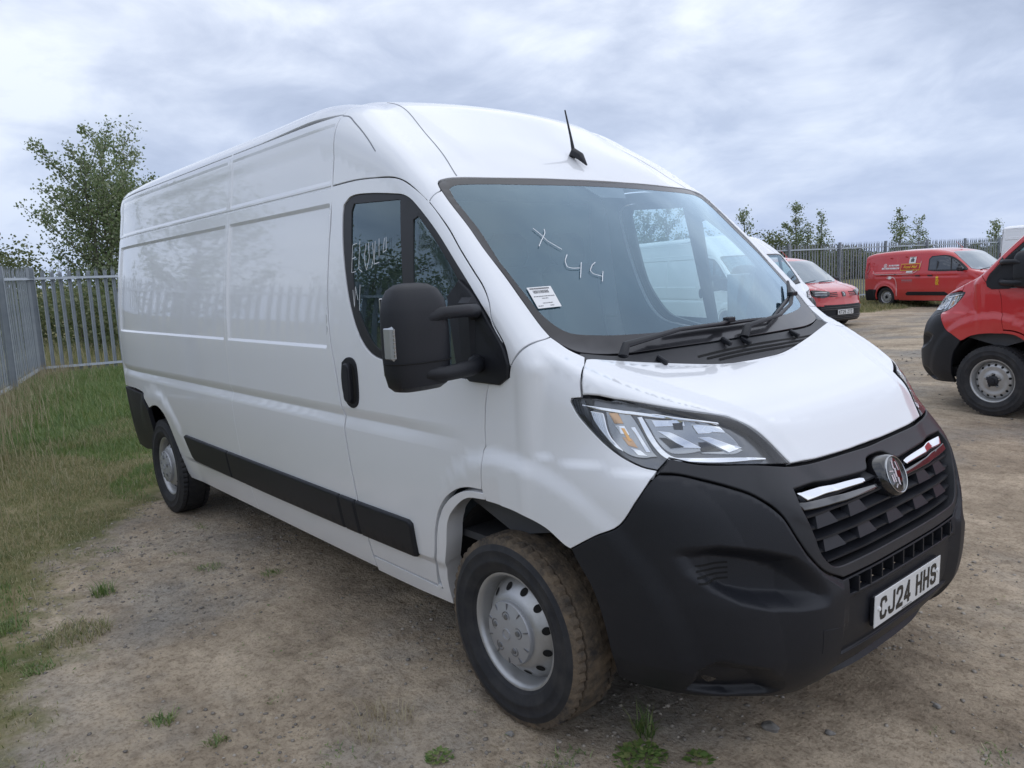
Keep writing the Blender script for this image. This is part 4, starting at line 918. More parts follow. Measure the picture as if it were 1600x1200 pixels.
    rb = CylZ(-5.3, far=1.6, flip=True)
    b1 = [(-5.15,-1.03,.792),(-5.28,-1.02,.898),(-5.9,-.97,.905),(-5.95,-.8,.905),(-5.95,0,.62),(-5.95,0,.42),(-5.9,-.8,.40),(-5.56,-.96,.40),(-5.30,-.96,.44),(-5.17,-.97,.50),(-5.15,-1.0,.65)]
    b1 = [(-5.15,-1.03,.785),(-5.28,-1.02,.897),(-5.87,-.97,.905),(-5.92,-.88,.905),(-5.93,-.85,.62),(-5.93,-.3,.58),(-5.93,-.002,.58),(-5.93,-.002,.40),(-5.93,-.5,.40),(-5.85,-.88,.40),(-5.6,-.95,.40),(-5.30,-.96,.44),(-5.19,-.97,.52),(-5.16,-1.0,.65)]
    q = panel(F, rb, b1, du=.05, dv=.05, off=-.006, thick=.03, smooth=False, ch=.004); twin('rear_bumper', q, [M_BLACK], root)
    for s in (-1,1):
        mb = MB(); mb.box((-5.935,s*.87,1.25),(.03,.12,.62),ch=.01); link('tail_lamp', mb.mesh('tail_lamp', [mat_once('tail_lamp_red', (.35,.01,.01), .1, coat=1)]), root)
    # -------- underbody, plus unseen dark boxes added to stop light through gaps
    mb = MB(); mb.box((-4.02,0,1.36),(3.46,1.76,1.90),ch=.15); mb.box((-3.0,0,.40),(5.2,1.66,.10)); mb.box((-.72,0,.95),(.50,1.1,.55),ch=.08)
    link('underbody_filler', mb.mesh('underbody_filler', [M_LINER], smooth=False), root)
    for (wx, r_, x0, x1) in ((FWX,.50,14,166),(RWX,.475,6,174)):
        for s in (-1,1):
            mb = MB(); k = 26; v = []
            for i in range(k+1):
                a = R(x0+(x1-x0)*i/k)
                for yy in (.90,.88,.56): v.append((wx+r_*math.cos(a), s*yy, .36+r_*math.sin(a)))
            f = [(i*3+j, i*3+j+1, i*3+j+4, i*3+j+3) for i in range(k) for j in (0,1)]
            f.append(tuple(i*3+2 for i in range(k+1))); mb.add(v, f); link('wheel_arch_liner', mb.mesh('wheel_arch_liner', [M_LINER]), root)
    # -------- cabin
    mb = MB(); mb.prism([(-.70,1.36),(-.98,1.27),(-1.20,1.24),(-1.30,1.18),(-1.38,1.0),(-1.30,.8),(-1.0,.7),(-.6,.8),(-.58,1.25)], 'y', -.90, .90)
    mb.prism([(-1.0,1.26),(-1.20,1.315),(-1.36,1.30),(-1.42,1.18),(-1.30,1.16)], 'y', -.70, -.22); mb.prism([(-.95,1.28),(-1.15,1.33),(-1.36,1.31),(-1.42,1.1),(-1.25,1.1)], 'y', -.12, .30)
    mb.prism([(-.98,1.268),(-1.16,1.285),(-1.32,1.24),(-1.2,1.2)], 'y', .34, .88)
    dash = link('dashboard', mb.mesh('dashboard', [M_CABIN], sharp=50), root)
    mb = MB(); c0 = Vector((-1.50,-.45,1.22)); ax = Vector((-.62,0,.78)).normalized(); u_ = Vector((0,1,0)); v_ = ax.cross(u_)
    ringp = [c0+(u_*math.cos(a)+v_*math.sin(a))*.19 for a in np.linspace(0,2*math.pi,33)]; mb.tube(ringp, .014, 8, caps=False)
    mb.tube([c0+u_*.19, c0-ax*.03, c0-u_*.19], .014, 6); mb.tube([c0-ax*.03, c0-ax*.03-v_*.17], .016, 6); mb.tube([c0-ax*.02, c0-ax*.30], .03, 8)
    link('steering_wheel', mb.mesh('steering_wheel', [M_CABIN]), root)
    mb = MB(); mb.box((-2.30,0,1.30),(.03,1.80,1.55)); link('bulkhead', mb.mesh('bulkhead', [M_CABLIGHT], smooth=False), root)
    mb = MB(); mb.box((-1.55,0,.62),(1.5,1.75,.03)); link('cab_floor', mb.mesh('cab_floor', [M_CABIN], smooth=False), root)
    for y, w in ((-.52,.50),(.10,.42),(.55,.42)):
        mb = MB(); mb.box((-1.82,y,1.02),(.50,w,.16),ch=.05); st_ = link('seat', mb.mesh('seat', [M_FABRIC]), root)
        mb = MB(); mb.box((-2.08,y,1.38),(.14,w,.66),rot=Matrix.Rotation(R(-10),3,'Y'),ch=.05); link('backrest', mb.mesh('backrest', [M_FABRIC]), st_)
        mb = MB(); mb.box((-2.14,y,1.80),(.10,.26,.18),rot=Matrix.Rotation(R(-8),3,'Y'),ch=.04); link('headrest', mb.mesh('headrest', [M_FABRIC]), st_)
    # -------- mirrors
    for s in (-1,1):
        mb = MB(); 
        # housing: stacked rounded sections (x forward bulge, y width, z height)
        zs = [(1.292,.02,.05),(1.298,.05,.085),(1.315,.075,.105),(1.36,.085,.116),(1.42,.088,.120),(1.50,.088,.120),(1.56,.085,.118),(1.60,.078,.112),(1.635,.060,.092),(1.652,.035,.062),(1.657,.012,.03)]
        seg = 28; v = []
        for z_, dx, dy in zs:
            for k in range(seg):
                a = 2*math.pi*k/seg; ca, sa = math.cos(a), math.sin(a); e = .62
                xx_ = math.copysign(abs(ca)**e, ca); yy_ = math.copysign(abs(sa)**e, sa)
                v.append((-1.05+(dx*xx_ if xx_ > 0 else .035*xx_*dx/.088), s*1.268+dy*yy_*1.0, z_))
        n_ = len(zs); f = [(i*seg+k, i*seg+(k+1)%seg, (i+1)*seg+(k+1)%seg, (i+1)*seg+k) for i in range(n_-1) for k in range(seg)]+[tuple(range(seg))[::-1], tuple((n_-1)*seg+k for k in range(seg))]
        mb.add(v, f); me = fix_normals(mb.mesh('wing_mirror', [M_BLACK], sharp=40)); mo = link('wing_mirror', me, root)
        mb = MB(); rp = [(-1.05+(.0905*math.copysign(abs(math.cos(a_))**.62, math.cos(a_)) if math.cos(a_) > 0 else 0), s*1.268+.1215*math.copysign(abs(math.sin(a_))**.62, math.sin(a_)), 1.395) for a_ in np.linspace(-math.pi/2, math.pi/2, 25)]; mb.tube(rp, .0022, 5); link('mirror_seam', mb.mesh('mirror_seam', [M_HOLE]), mo)
        mb = MB()
        mb.tube([(-1.07,s*.995,1.535),(-1.01,s*1.03,1.548),(-.975,s*1.09,1.553),(-.968,s*1.20,1.552),(-.985,s*1.27,1.535),(-.99,s*1.29,1.50)], [.026,.024,.021,.020,.018,.012], 10, flat=1.1)
        mb.tube([(-1.07,s*.995,1.36),(-1.01,s*1.03,1.358),(-.975,s*1.09,1.352),(-.968,s*1.20,1.348),(-.985,s*1.27,1.355),(-.99,s*1.29,1.38)], [.030,.028,.025,.024,.022,.012], 10, flat=1.1)
        mb.box((-1.085,s*1.0,1.46),(.10,.05,.27),ch=.02)
        link('mirror_arm', mb.mesh('mirror_arm', [M_BLACK]), mo)
        mb = MB(); mb.box((-1.020,s*1.372,1.463),(.058,.036,.116),ch=.010); ind = link('mirror_indicator', mb.mesh('mirror_indicator', [mat_once('clear_indicator', (.42,.44,.47), .12, coat=1, metal=.5)]), mo)
        mb = MB(); mb.box((-1.028,s*1.366,1.463),(.06,.034,.108),ch=.006); link('indicator_reflector', mb.mesh('indicator_reflector', [mat_once('indicator_silver', (.7,.71,.72), .25, metal=.5)]), mo)
        mb = MB()
        for k in range(7):
            for j in range(3): mb.box((-.9915,s*(1.362+.009*j),1.425+k*.013),(.004,.005,.008))
        link('indicator_prisms', mb.mesh('indicator_prisms', [M_SATIN], smooth=False), mo)
        mb = MB(); mb.box((-.9915,s*1.358,1.452),(.006,.007,.020),ch=.002); link('indicator_bulb', mb.mesh('indicator_bulb', [M_BULB]), mo)
        mb = MB(); mb.box((-1.088,s*1.268,1.48),(.004,.20,.26),ch=.0015); link('mirror_glass', mb.mesh('mirror_glass', [M_CHROME]), mo)
        if s > 0:      # the far mirror is folded back against the door
            c_ = Vector((-1.02,1.02,0)); T_ = Matrix.Translation(c_) @ Matrix.Rotation(R(78),4,'Z') @ Matrix.Translation(-c_)
            for o_ in [mo]+list(mo.children): o_.data.transform(T_)
    # -------- aerial
    mb = MB(); mb.tube([(-1.535,0,2.205),(-1.51,0,2.222),(-1.47,0,2.20),(-1.43,0,2.155)], [.012,.024,.020,.004], 10, flat=.9); ae = link('aerial_base', mb.mesh('aerial_base', [M_BLACK]), root)
    mb = MB(); mb.tube([(-1.512,0,2.22),(-1.526,0,2.29),(-1.56,0,2.425)], [.010,.006,.0035], 8); link('aerial_mast', mb.mesh('aerial_mast', [M_BLACK]), ae)
    mb = MB(); mb.tube([(-4.60,-.05,.30),(-4.25,-.12,.27),(-3.95,-.36,.235),(-3.80,-.58,.215)], [.032,.034,.036,.030], 12); link('exhaust_pipe', mb.mesh('exhaust_pipe', [M_STEEL]), root)
def offset_uv(fr, pts, d):
    u = fr.uv(np.array(pts, float)); ccw = area2(u) > 0
    u2 = u if ccw else u[::-1]; u2 = smooth_outline(u2, .02, corner=30); u2 = offset_loop(u2, d)
    O, D = fr.ray(u2); P, ok = march(F_big, O, D, tmax=5); return [tuple(p_) for p_ in P]
def F_plain(P): return F_big(P)
_mo = {}
def mat_once(n, *a, **k):
    if n not in _mo: _mo[n] = mat(n, *a, **k)
    return _mo[n]

# ---------------------------------------------------------------- wheels (axle along y, outer face towards -y)
def tyre_mesh(name, rad, w, rim, tread_mat, seg=168, blocks=True):
    hw = w/2; prof = [(rim-.008,-hw*.72),(rim+.004,-hw*.80),(rim+.010,-hw*.88),(rim+.013,-hw*.885),(rim+.022,-hw*.945),(rim+.040,-hw*.985),(rim+.043,-hw*1.0),(rim+.050,-hw*1.003),(rim+.053,-hw*.992),(rim+.080,-hw*.99),(rim+.083,-hw*1.0),(rim+.088,-hw*.998),(rim+.092,-hw*.975),(rad-.030,-hw*.93),(rad-.016,-hw*.88)]
    tread = []
    for y in (-.86,-.62,-.60,-.54,-.52,-.20,-.18,-.10,-.08,.08,.10,.18,.20,.52,.54,.60,.62,.86):
        g = any(abs(abs(y)-c) < .035 for c in (.57,.14))
        tread.append((rad-.009*(abs(y)**3)-(.013 if g else 0), hw*y))
    prof2 = [(r, -y) for r, y in prof[::-1]]; full = prof+tread+prof2; n = len(full); mb = MB(); v = []
    t0, t1 = len(prof), len(prof)+len(tread)
    for k in range(seg):
        a = 2*math.pi*k/seg
        for i, (r, y) in enumerate(full):
            rr = r
            if blocks and t0 <= i < t1 and k % 3 == 0 and abs(y) > hw*.5: rr -= .008
            if blocks and t0 <= i < t1 and (k+1) % 3 == 0 and abs(y) <= hw*.5 and abs(y) > hw*.1: rr -= .006
            if blocks and i in (t0-1, t1) and k % 3 == 0: rr -= .006
            v.append((rr*math.cos(a), y, rr*math.sin(a)))
    f = []; m = []
    for k in range(seg):
        k2 = (k+1) % seg
        for i in range(n-1): f.append((k*n+i, k*n+i+1, k2*n+i+1, k2*n+i)); m.append(1 if t0-2 <= i < t1+1 else 0)
    mb.v = v; mb.f = f; mb.m = m
    return fix_normals(mb.mesh(name, [M_RUBBER, tread_mat], sharp=28))
def rim_mesh(name, R0, depth, face):
    """face: profile list (r, y) from the barrel to the centre"""
    prof = [(R0-.012,.07),(R0-.018,.0),(R0-.012,-depth+.012),(R0+.001,-depth+.006),(R0+.002,-depth),(R0-.004,-depth-.002),(R0-.012,-depth+.002),(R0-.020,-depth+.022),(R0-.024,-depth+.045)]+face
    mb = MB(); mb.lathe(prof, 64); return fix_normals(mb.mesh(name, [M_STEEL], sharp=50))
def make_wheel(root, name, loc, flip, tyre, rim, kind, rimR, holes, hole_r, hole_y, hub, tilt=0.0):
    w = link(name, None, root); w.location = loc; w.rotation_euler = (0, 0, math.pi if flip else 0)
    if tilt: w.rotation_euler.z += tilt
    link('tyre', tyre, w); link('rim', rim, w)
    for me in hub: link(me.name.split('.')[0], me, w)
    return w
def hole_mesh(n, r, y, a, b, slope):
    out = []
    me = None
    mb = MB()
    for k in range(n):
        an = 2*math.pi*(k+.5)/n; er = Vector((math.cos(an),0,math.sin(an))); et = Vector((-math.sin(an),0,math.cos(an)))
        ev = (er*math.cos(slope)+Vector((0,math.sin(slope),0))).normalized(); nn = ev.cross(et); nn = nn if nn.y < 0 else -nn
        c = er*r+Vector((0,y,0))+nn*.0015; vs = [c+ev*a*math.cos(t)+et*b*math.sin(t) for t in np.linspace(0,2*math.pi,15)[:-1]]
        mb.add(vs, [tuple(range(14))])
    return mb.mesh('rim_opening_shade', [M_HOLE], smooth=False)  # flat dark ovals laid on the rim as shade of openings
def hub_cap_meshes():
    mb = MB(); mb.lathe([(.118,-.085),(.120,-.100),(.116,-.108),(.100,-.111),(.085,-.116),(.05,-.120),(.0,-.121)], 48); cap = fix_normals(mb.mesh('hub_cap', [mat_once('hub_cap_silver', (.42,.43,.45), .42, metal=.5)]))
    mb = MB()
    nuts = []
    for k in range(5):
        mb = MB(); a = math.pi/2+2*math.pi*k/5; c = (.066*math.cos(a), 0, .066*math.sin(a)); mb.lathe([(.021,-.112),(.021,-.1185),(.018,-.1185),(.016,-.114),(.011,-.114),(.010,-.122),(.0,-.124)], 18, c=c)
        nuts.append(fix_normals(mb.mesh('wheel_bolt', [mat_once('bolt_grey', (.25,.26,.28), .35, metal=.8)])))
    mb = MB()
    for k in range(10):
        a = 2*math.pi*(k+.5)/10; r_ = .103; cc = [(r_+.011, .002), (r_+.011,-.002), (r_-.011,-.002), (r_-.011,.002)]
    mb.lathe([(.022,-.1195),(.022,-.124),(.018,-.124),(.018,-.1195)],20); boss = fix_normals(mb.mesh('cap_emblem', [mat_once('hub_cap_silver', (.42,.43,.45), .42, metal=.5)]))
    ribs = []
    for k in range(10):
        a = 2*math.pi*(k+.5)/10; mb = MB(); mb.box((.103*math.cos(a),-.111,.103*math.sin(a)),(.022,.006,.004),rot=Matrix.Rotation(-a,3,'Y')); ribs.append(mb.mesh('cap_rib', [mat_once('bolt_grey', (.25,.26,.28), .35, metal=.8)], smooth=False))
    return [cap, boss]+nuts+ribs
def hub_black_meshes(s=1.0):
    mb = MB(); mb.lathe([(.055*s,-.055),(.055*s,-.075),(.045*s,-.085),(.03*s,-.088),(.028*s,-.098),(0,-.10)], 28)
    for k in range(5):
        a = math.pi/2+2*math.pi*k/5; mb.tube([(.045*s*math.cos(a),-.06,.045*s*math.sin(a)),(.072*s*math.cos(a),-.062,.072*s*math.sin(a))], .016*s, 8)
    a_ = fix_normals(mb.mesh('hub', [M_BLACK]))
    out = [a_]
    for k in range(5):
        mb = MB(); a = math.pi/2+2*math.pi*k/5; c = (.070*s*math.cos(a), 0, .070*s*math.sin(a)); mb.lathe([(.012*s,-.05),(.012*s,-.082),(.006,-.09),(0,-.09)], 8, c=c); out.append(fix_normals(mb.mesh('wheel_bolt', [mat_once('bolt_steel', (.5,.5,.5), .3, metal=1)])))
    return out
# ---------------------------------------------------------------- small red van
def hull_mesh(F, lo, hi, core, step, name, mats, cut):
    lo = np.array(lo, float); hi = np.array(hi, float); c0 = np.array(core[0]); c1 = np.array(core[1]); V = {}; pts = []; faces = []
    n = np.maximum(2, np.round((hi-lo)/step).astype(int)); ax = [np.linspace(lo[i], hi[i], n[i]+1) for i in range(3)]
    def vid(i, j, k):
        q = (i, j, k)
        if q not in V: V[q] = len(pts); pts.append((ax[0][i], ax[1][j], ax[2][k]))
        return V[q]
    for a in range(3):
        b, c = [(1,2),(2,0),(0,1)][a]
        for s in (0, n[a]):
            for i in range(n[b]):
                for j in range(n[c]):
                    q = []
                    for (p_, r_) in ((0,0),(1,0),(1,1),(0,1)):
                        k = [0,0,0]; k[a] = s; k[b] = i+p_; k[c] = j+r_; q.append(vid(*k))
                    faces.append(q if s else q[::-1])
    P = np.array(pts); C = np.clip(P, c0, c1); D = C-P; L = np.linalg.norm(D,axis=1,keepdims=True); D /= L
    Q, ok = march(F, P, D, tmax=3.0); N = grad(F, Q); f = np.array(faces); cen = Q[f].mean(1)
    f = f[cut(cen) & ok[f].all(1)]
    mi = np.zeros(len(f), int); cc = Q[f].mean(1)
    return dict(v=Q, n=N, f=[tuple(t) for t in f.tolist()], m=mi.tolist()), cc
def build_small_van(root):
    F = F_small; side = Side(); nose = CylZ(-1.1, far=1.6); wf = Par((.62,0,.78), up=(0,1,0), c=(-1,0,1.4))
    def cut(c):
        k = np.ones(len(c), bool)
        for wx in (-.885,-3.86): k &= ~((np.hypot(c[:,0]-wx, c[:,2]-.33) < .375) & (np.abs(c[:,1]) > .55))
        return k
    q, cc = hull_mesh(F, (-4.95,-1.05,.10), (.15,1.05,1.95), ((-4.0,-.15,.7),(-1.0,.15,1.0)), .045, 'body', None, cut)
    lowf = [i for i, c in enumerate(cc) if (c[0] > -.62 and c[2] < .60 and c[0]+.0 > -.55) or (c[0] < -4.2 and c[2] < .56) or c[2] < .235]
    st = set(lowf)
    body = dict(v=q['v'], n=q['n'], f=[f for i, f in enumerate(q['f']) if i not in st], m=[0]*(len(q['f'])-len(st)))
    low = dict(v=q['v'], n=q['n'], f=[q['f'][i] for i in lowf], m=[0]*len(lowf))
    part('body', body, [M_RED], root); bp = part('bumper', low, [M_BLACK], root)
    win = [(-2.32,1.15),(-2.35,1.50),(-2.27,1.585),(-1.80,1.60),(-1.55,1.54),(-1.30,1.39),(-1.0,1.16),(-1.02,1.13),(-1.4,1.12),(-2.0,1.12)]
    g1 = [(-2.28,1.17),(-2.31,1.49),(-2.24,1.55),(-1.80,1.565),(-1.62,1.52),(-1.55,1.16)]; g2 = [(-1.50,1.16),(-1.56,1.49),(-1.40,1.41),(-1.12,1.19),(-1.15,1.165)]
    a = panel(F, side, xz(win), du=.08, dv=.05, off=-.009, thick=.014, gap=0, corner=40); b1 = panel(F, side, xz(g1), du=.08, dv=.05, off=-.0115, thick=.004, gap=0, ch=.0005, corner=40); b2 = panel(F, side, xz(g2), du=.08, dv=.05, off=-.0115, thick=.004, gap=0, ch=.0005, corner=40)
    mo = panel(F, side, xz([(-3.10,.43),(-3.02,.50),(-1.72,.50),(-1.60,.43),(-1.66,.385),(-3.05,.385)]), du=.1, dv=.03, off=-.018, thick=.022, ch=.008, gap=0, smooth=False)
    rail = panel(F, side, xz([(-4.05,1.035),(-4.05,1.06),(-3.40,1.06),(-3.40,1.035)]), du=.1, dv=.03, off=-.009, thick=.014, gap=0, smooth=False)
    tl = panel(F, side, xz([(-4.68,.95),(-4.60,.95),(-4.55,1.25),(-4.60,1.45),(-4.66,1.45)]), du=.04, dv=.04, off=-.010, thick=.01, gap=0, smooth=False)
    for i, s in enumerate((-1,1)):
        mm = (lambda t: t) if s < 0 else mirror
        w = part('window_frame', mm(a), [M_SEAL], root); part('window_pane', mm(b1), [M_SMALLGLASS], w); part('quarter_window', mm(b2), [M_SMALLGLASS], w)
        part('side_moulding', mm(mo), [M_BLACK], root); part('tail_lamp', mm(tl), [mat_once('tail_lamp_red', (.35,.01,.01), .1, coat=1)], root)
        if s < 0: part('sliding_rail', rail, [M_BLACK], root)
        for x in (-2.66,-2.22): 
            mb = MB(); mb.box((x,s*.935,1.00),(.17,.035,.035),ch=.01); link('door_handle', mb.mesh('door_handle', [M_BLACK]), root)
        mb = MB(); mb.box((-1.16,s*1.05,1.18),(.09,.20,.14),ch=.035); mb.tube([(-1.16,s*.88,1.13),(-1.16,s*1.0,1.14)], .03, 8); link('wing_mirror', mb.mesh('wing_mirror', [M_BLACK]), root)
        for wx in (-.885,-3.86):
            mb = MB(); k = 22; a0, a1 = R(-12), R(192); pts = []
            for j in range(k+1):
                an = a0+(a1-a0)*j/k; X, Z = wx+.375*math.cos(an), .33+.375*math.sin(an)
                if Z < .22: continue
                P, n = on_skin(F, side, [(X,Z)]); pts.append((P[0][0], s*abs(P[0][1])*1.0-s*.012, P[0][2]))
            mb.tube(pts, .024, 6); link('wheel_arch', mb.mesh('wheel_arch', [M_RED]), root)
            mb = MB(); v = []
            for j in range(k+1):
                an = a0+(a1-a0)*j/k
                for yy in (.86,.45): v.append((wx+.372*math.cos(an), s*yy, .33+.372*math.sin(an)))
            mb.add(v, [(2*j,2*j+1,2*j+3,2*j+2) for j in range(k)]+[tuple(2*j+1 for j in range(k+1))]); link('wheel_arch_liner', mb.mesh('wheel_arch_liner', [M_LINER]), root)
        # lamp
        hl = [(-.10,-.42,.93),(-.20,-.60,.955),(-.36,-.76,.97),(-.44,-.80,.95),(-.40,-.82,.88),(-.24,-.72,.80),(-.12,-.60,.79),(-.07,-.46,.82)]
        lf = Par((.8,-.55,.2), c=(-.3,-.6,.9)); part('headlight', mm(panel(F, lf, hl, du=.03, dv=.03, off=-.010, thick=.014, gap=0, corner=50)), [M_GLOSSBLK], root)
        for zz in (.90,.845):
            part('lamp_strip', mm(panel(F, lf, [(-.12,-.50,zz+.012),(-.30,-.72,zz+.016),(-.30,-.72,zz-.006),(-.12,-.50,zz-.008)], du=.03, dv=.03, off=-.013, thick=.014, gap=0, smooth=False)), [M_SATIN], root)
        for zz in (.895,.855,.815):
            part('nose_slot', mm(panel(F, nose, [(-.05,-.20,zz+.010),(-.10,-.43,zz+.010),(-.10,-.43,zz-.010),(-.05,-.20,zz-.002)], du=.03, dv=.03, off=-.009, thick=.014, gap=0, smooth=False)), [M_BLACK], root)
    ws = [(-1.60,0,1.70),(-1.63,-.30,1.69),(-1.70,-.60,1.66),(-1.66,-.655,1.62),(-1.30,-.73,1.38),(-.98,-.78,1.16),(-.86,-.62,1.14),(-.80,-.3,1.145),(-.79,0,1.145)]
    ws = ws+mir(ws[-2:0:-1]); part('windscreen', panel(F, wf, ws, du=.08, dv=.08, off=-.009, thick=.014, gap=0, corner=50), [M_FRONTSCREEN], root)
    for z0, z1 in ((.535,.56),(.49,.515),(.33,.35),(.29,.31),(.25,.27)):
        L_ = [(.0,-.78,z1),(.0,.78,z1),(.0,.78,z0),(.0,-.78,z0)]; u = [(-.62,z0),(.62,z0),(.62,z1),(-.62,z1)]
        part('grille_bar', panel(F, nose, u, raw=True, du=.06, dv=.03, off=-.018, thick=.016, ch=.004, gap=0, smooth=False), [mat_once('grille_grey', (.06,.06,.065), .4)], bp)
    q = panel(F, nose, [(-.05,.80),(.05,.80),(.055,.87),(.045,.91),(-.045,.91),(-.055,.87)], raw=True, du=.03, dv=.03, off=-.014, thick=.012, gap=0, smooth=False); part('shield_badge', q, [M_GLOSSBLK], root)
    q = panel(F, nose, [(-.02,.83),(.005,.82),(.025,.86),(.01,.895),(-.025,.89),(-.005,.86)], raw=True, du=.03, dv=.03, off=-.0165, thick=.014, gap=0, smooth=False); part('badge_figure', q, [M_SATIN], root)
    mb = MB(); mb.tube([(-1.85,0,1.80),(-1.85,0,1.83)],[.03,.015],8); mb.tube([(-1.85,0,1.83),(-2.06,0,2.0)],[.006,.004],5); link('aerial', mb.mesh('aerial', [M_RED, M_BLACK]), root)
    mb = MB(); mb.box((-2.4,0,.30),(3.6,1.5,.16)); mb.box((-3.0,0,.9),(2.9,1.2,1.1)); mb.box((-.9,0,.6),(1.1,1.0,.5)); link('underbody_filler', mb.mesh('underbody_filler', [M_LINER], smooth=False), root)
    for y0, y1 in ((-.60,-.05),(.02,.55)):
        wb = wf.uv(np.array([(-.80,y0,1.15),(-.86,y1,1.19)])); l_ = np.array([wb[0]+(wb[1]-wb[0])*t for t in np.linspace(0,1,6)]); P, n = on_skin(F, wf, l_, .012); mb = MB(); mb.tube([tuple(p) for p in P], .010, 5); link('wiper', mb.mesh('wiper', [M_BLACK]), root)
def small_plate(root, txt):
    mb = MB(); mb.box((.018,0,.43),(.012,.53,.118),ch=.002); pl = link('number_plate', mb.mesh('number_plate', [M_PLATEW]), root)
    plate_text(txt, pl, .086, .052, .063, .015, (.024,0,.43), (0,1,0), (0,0,1), (1,0,0), .0005)
def mail_decals(root):
    F = F_small; side = Side()
    def rect(name, x0, x1, z0, z1, m, lift=.004, parent=root): return part(name, panel(F, side, xz([(x0,z0),(x0,z1),(x1,z1),(x1,z0)]), du=.1, dv=.1, off=-lift, thick=.001, ch=.0004, gap=0, smooth=False), [m], parent)
    def text(name, s, x, z, size, m, lift, shear=0, width=1, bold=0, parent=root):
        me = font_mesh(s, size, bold=bold, shear=shear, width=width); P, n = on_skin(F, side, [(x, z)])
        n = Vector(n[0]); O = Vector(P[0])+n*lift; U = Vector((1,0,0)); V = n.cross(U).normalized(); V = -V if V.z < 0 else V
        MX = Matrix((U, V, n)).transposed().to_4x4(); MX.translation = O; me.transform(MX); me.materials.append(m); return link(name, me, parent)
    bx = rect('logo_frame', -3.33, -2.62, 1.165, 1.375, M_YELLOW, .015); rect('logo_field', -3.31, -2.64, 1.185, 1.355, M_DKRED, .024, bx)
    text('logo_lettering', 'Royal Mail', -2.975, 1.268, .125, M_YELLOW, .040, .28, .92, .0015, bx)
    cr = rect('crest_panel', -3.06, -2.82, 1.385, 1.60, M_VWHITE, .012)
    crown = [(-3.0,1.43),(-3.0,1.49),(-3.01,1.53),(-2.975,1.51),(-2.96,1.55),(-2.94,1.57),(-2.92,1.55),(-2.905,1.51),(-2.87,1.53),(-2.88,1.49),(-2.88,1.43)]
    part('crown', panel(F, side, xz(crown), du=.05, dv=.05, off=-.014, thick=.001, ch=.0003, gap=0, smooth=False), [M_INK], cr)
    rect('white_label', -3.10, -2.86, 1.095, 1.15, M_VWHITE, .012)
    rr = random.Random(5); q = []
    for z0, xa, xb, h in ((1.31,-3.80,-3.42,.05),(1.215,-4.05,-3.42,.055)):
        x = xa
        while x < xb: w_ = rr.uniform(.025,.045); q.append(panel(F, side, xz([(x,z0),(x,z0+h),(x+w_,z0+h),(x+w_,z0)]), du=.2, dv=.2, off=-.013, thick=.001, ch=.0003, gap=0, smooth=False)); x += w_+rr.choice((.008,.008,.02))
    ring = [(-3.93+.062*math.cos(t), 1.335+.062*math.sin(t)) for t in np.linspace(0,2*math.pi,17)[:-1]]; q.append(panel(F, side, xz(ring), holes=[xz([(-3.93+.045*math.cos(t), 1.335+.045*math.sin(t)) for t in np.linspace(0,2*math.pi,17)[:-1]])], du=.05, dv=.05, off=-.013, thick=.001, ch=.0003, gap=0, smooth=False))
    q.append(panel(F, side, xz([(-3.96,1.31),(-3.95,1.35),(-3.91,1.35),(-3.90,1.31)]), du=.2, dv=.2, off=-.013, thick=.001, ch=.0003, gap=0, smooth=False))
    part('slogan_print', merge(*q), [M_VWHITE], root)['kind'] = 'stuff'
    part('panel_edge_highlight', ribbon(F, side, xz([(-4.40,1.18),(-4.34,1.09),(-4.2,1.065),(-2.95,1.065),(-2.75,1.12),(-2.62,1.26),(-2.60,1.45)]), .022, .010, step=.05), [M_PINK], root)  # pale strip painted as the highlight along the pressed panel edge
    part('charging_cable_stripe', ribbon(F, side, xz([(-3.66,.96),(-3.56,.96),(-3.48,.90),(-3.44,.78),(-3.42,.55),(-3.42,.36)]), .028, .010, step=.04), [M_PINK], root)
    part('plug_symbol', merge(panel(F, side, xz([(-3.74,.90),(-3.74,1.0),(-3.66,1.0),(-3.62,.97),(-3.62,.93),(-3.66,.90)]), du=.1, dv=.1, off=-.010, thick=.001, ch=.0003, gap=0, smooth=False), panel(F, side, xz([(-3.80,.965),(-3.80,.98),(-3.74,.98),(-3.74,.965)]), du=.1, dv=.1, off=-.010, thick=.001, ch=.0003, gap=0, smooth=False), panel(F, side, xz([(-3.80,.92),(-3.80,.935),(-3.74,.935),(-3.74,.92)]), du=.1, dv=.1, off=-.010, thick=.001, ch=.0003, gap=0, smooth=False)), [M_VWHITE], root)
    q = []
    for z0, xa, xb, h, in ((.985,-3.22,-2.80,.014),(.85,-3.24,-2.86,.03),(.805,-3.24,-2.86,.012)):
        x = xa
        while x < xb: w_ = rr.uniform(.02,.04); q.append(panel(F, side, xz([(x,z0),(x,z0+h),(x+w_,z0+h),(x+w_,z0)]), du=.2, dv=.2, off=-.010, thick=.001, ch=.0003, gap=0, smooth=False)); x += w_+.012
    part('small_print', merge(*q), [mat_once('grey_vinyl', (.35,.30,.33), .4)], root)['kind'] = 'stuff'
    cy = part('royal_cypher', panel(F, side, xz([(-2.02,.90),(-2.03,.96),(-1.995,.945),(-1.98,1.0),(-1.96,.945),(-1.925,.96),(-1.935,.90)]), du=.1, dv=.1, off=-.010, thick=.001, ch=.0003, gap=0, smooth=False), [M_YELLOW], root)
    q = []
    for pl in ([(-2.03,.87),(-1.99,.88),(-1.985,.84),(-2.02,.83),(-2.02,.78),(-1.985,.79)], [(-1.97,.70),(-1.97,.88),(-1.93,.865),(-1.93,.80),(-1.965,.785),(-1.92,.70)], [(-2.04,.76),(-2.0,.76),(-2.0,.70)]):
        q.append(ribbon(F, side, xz(pl), .020, .010, step=.03, smooth=False))
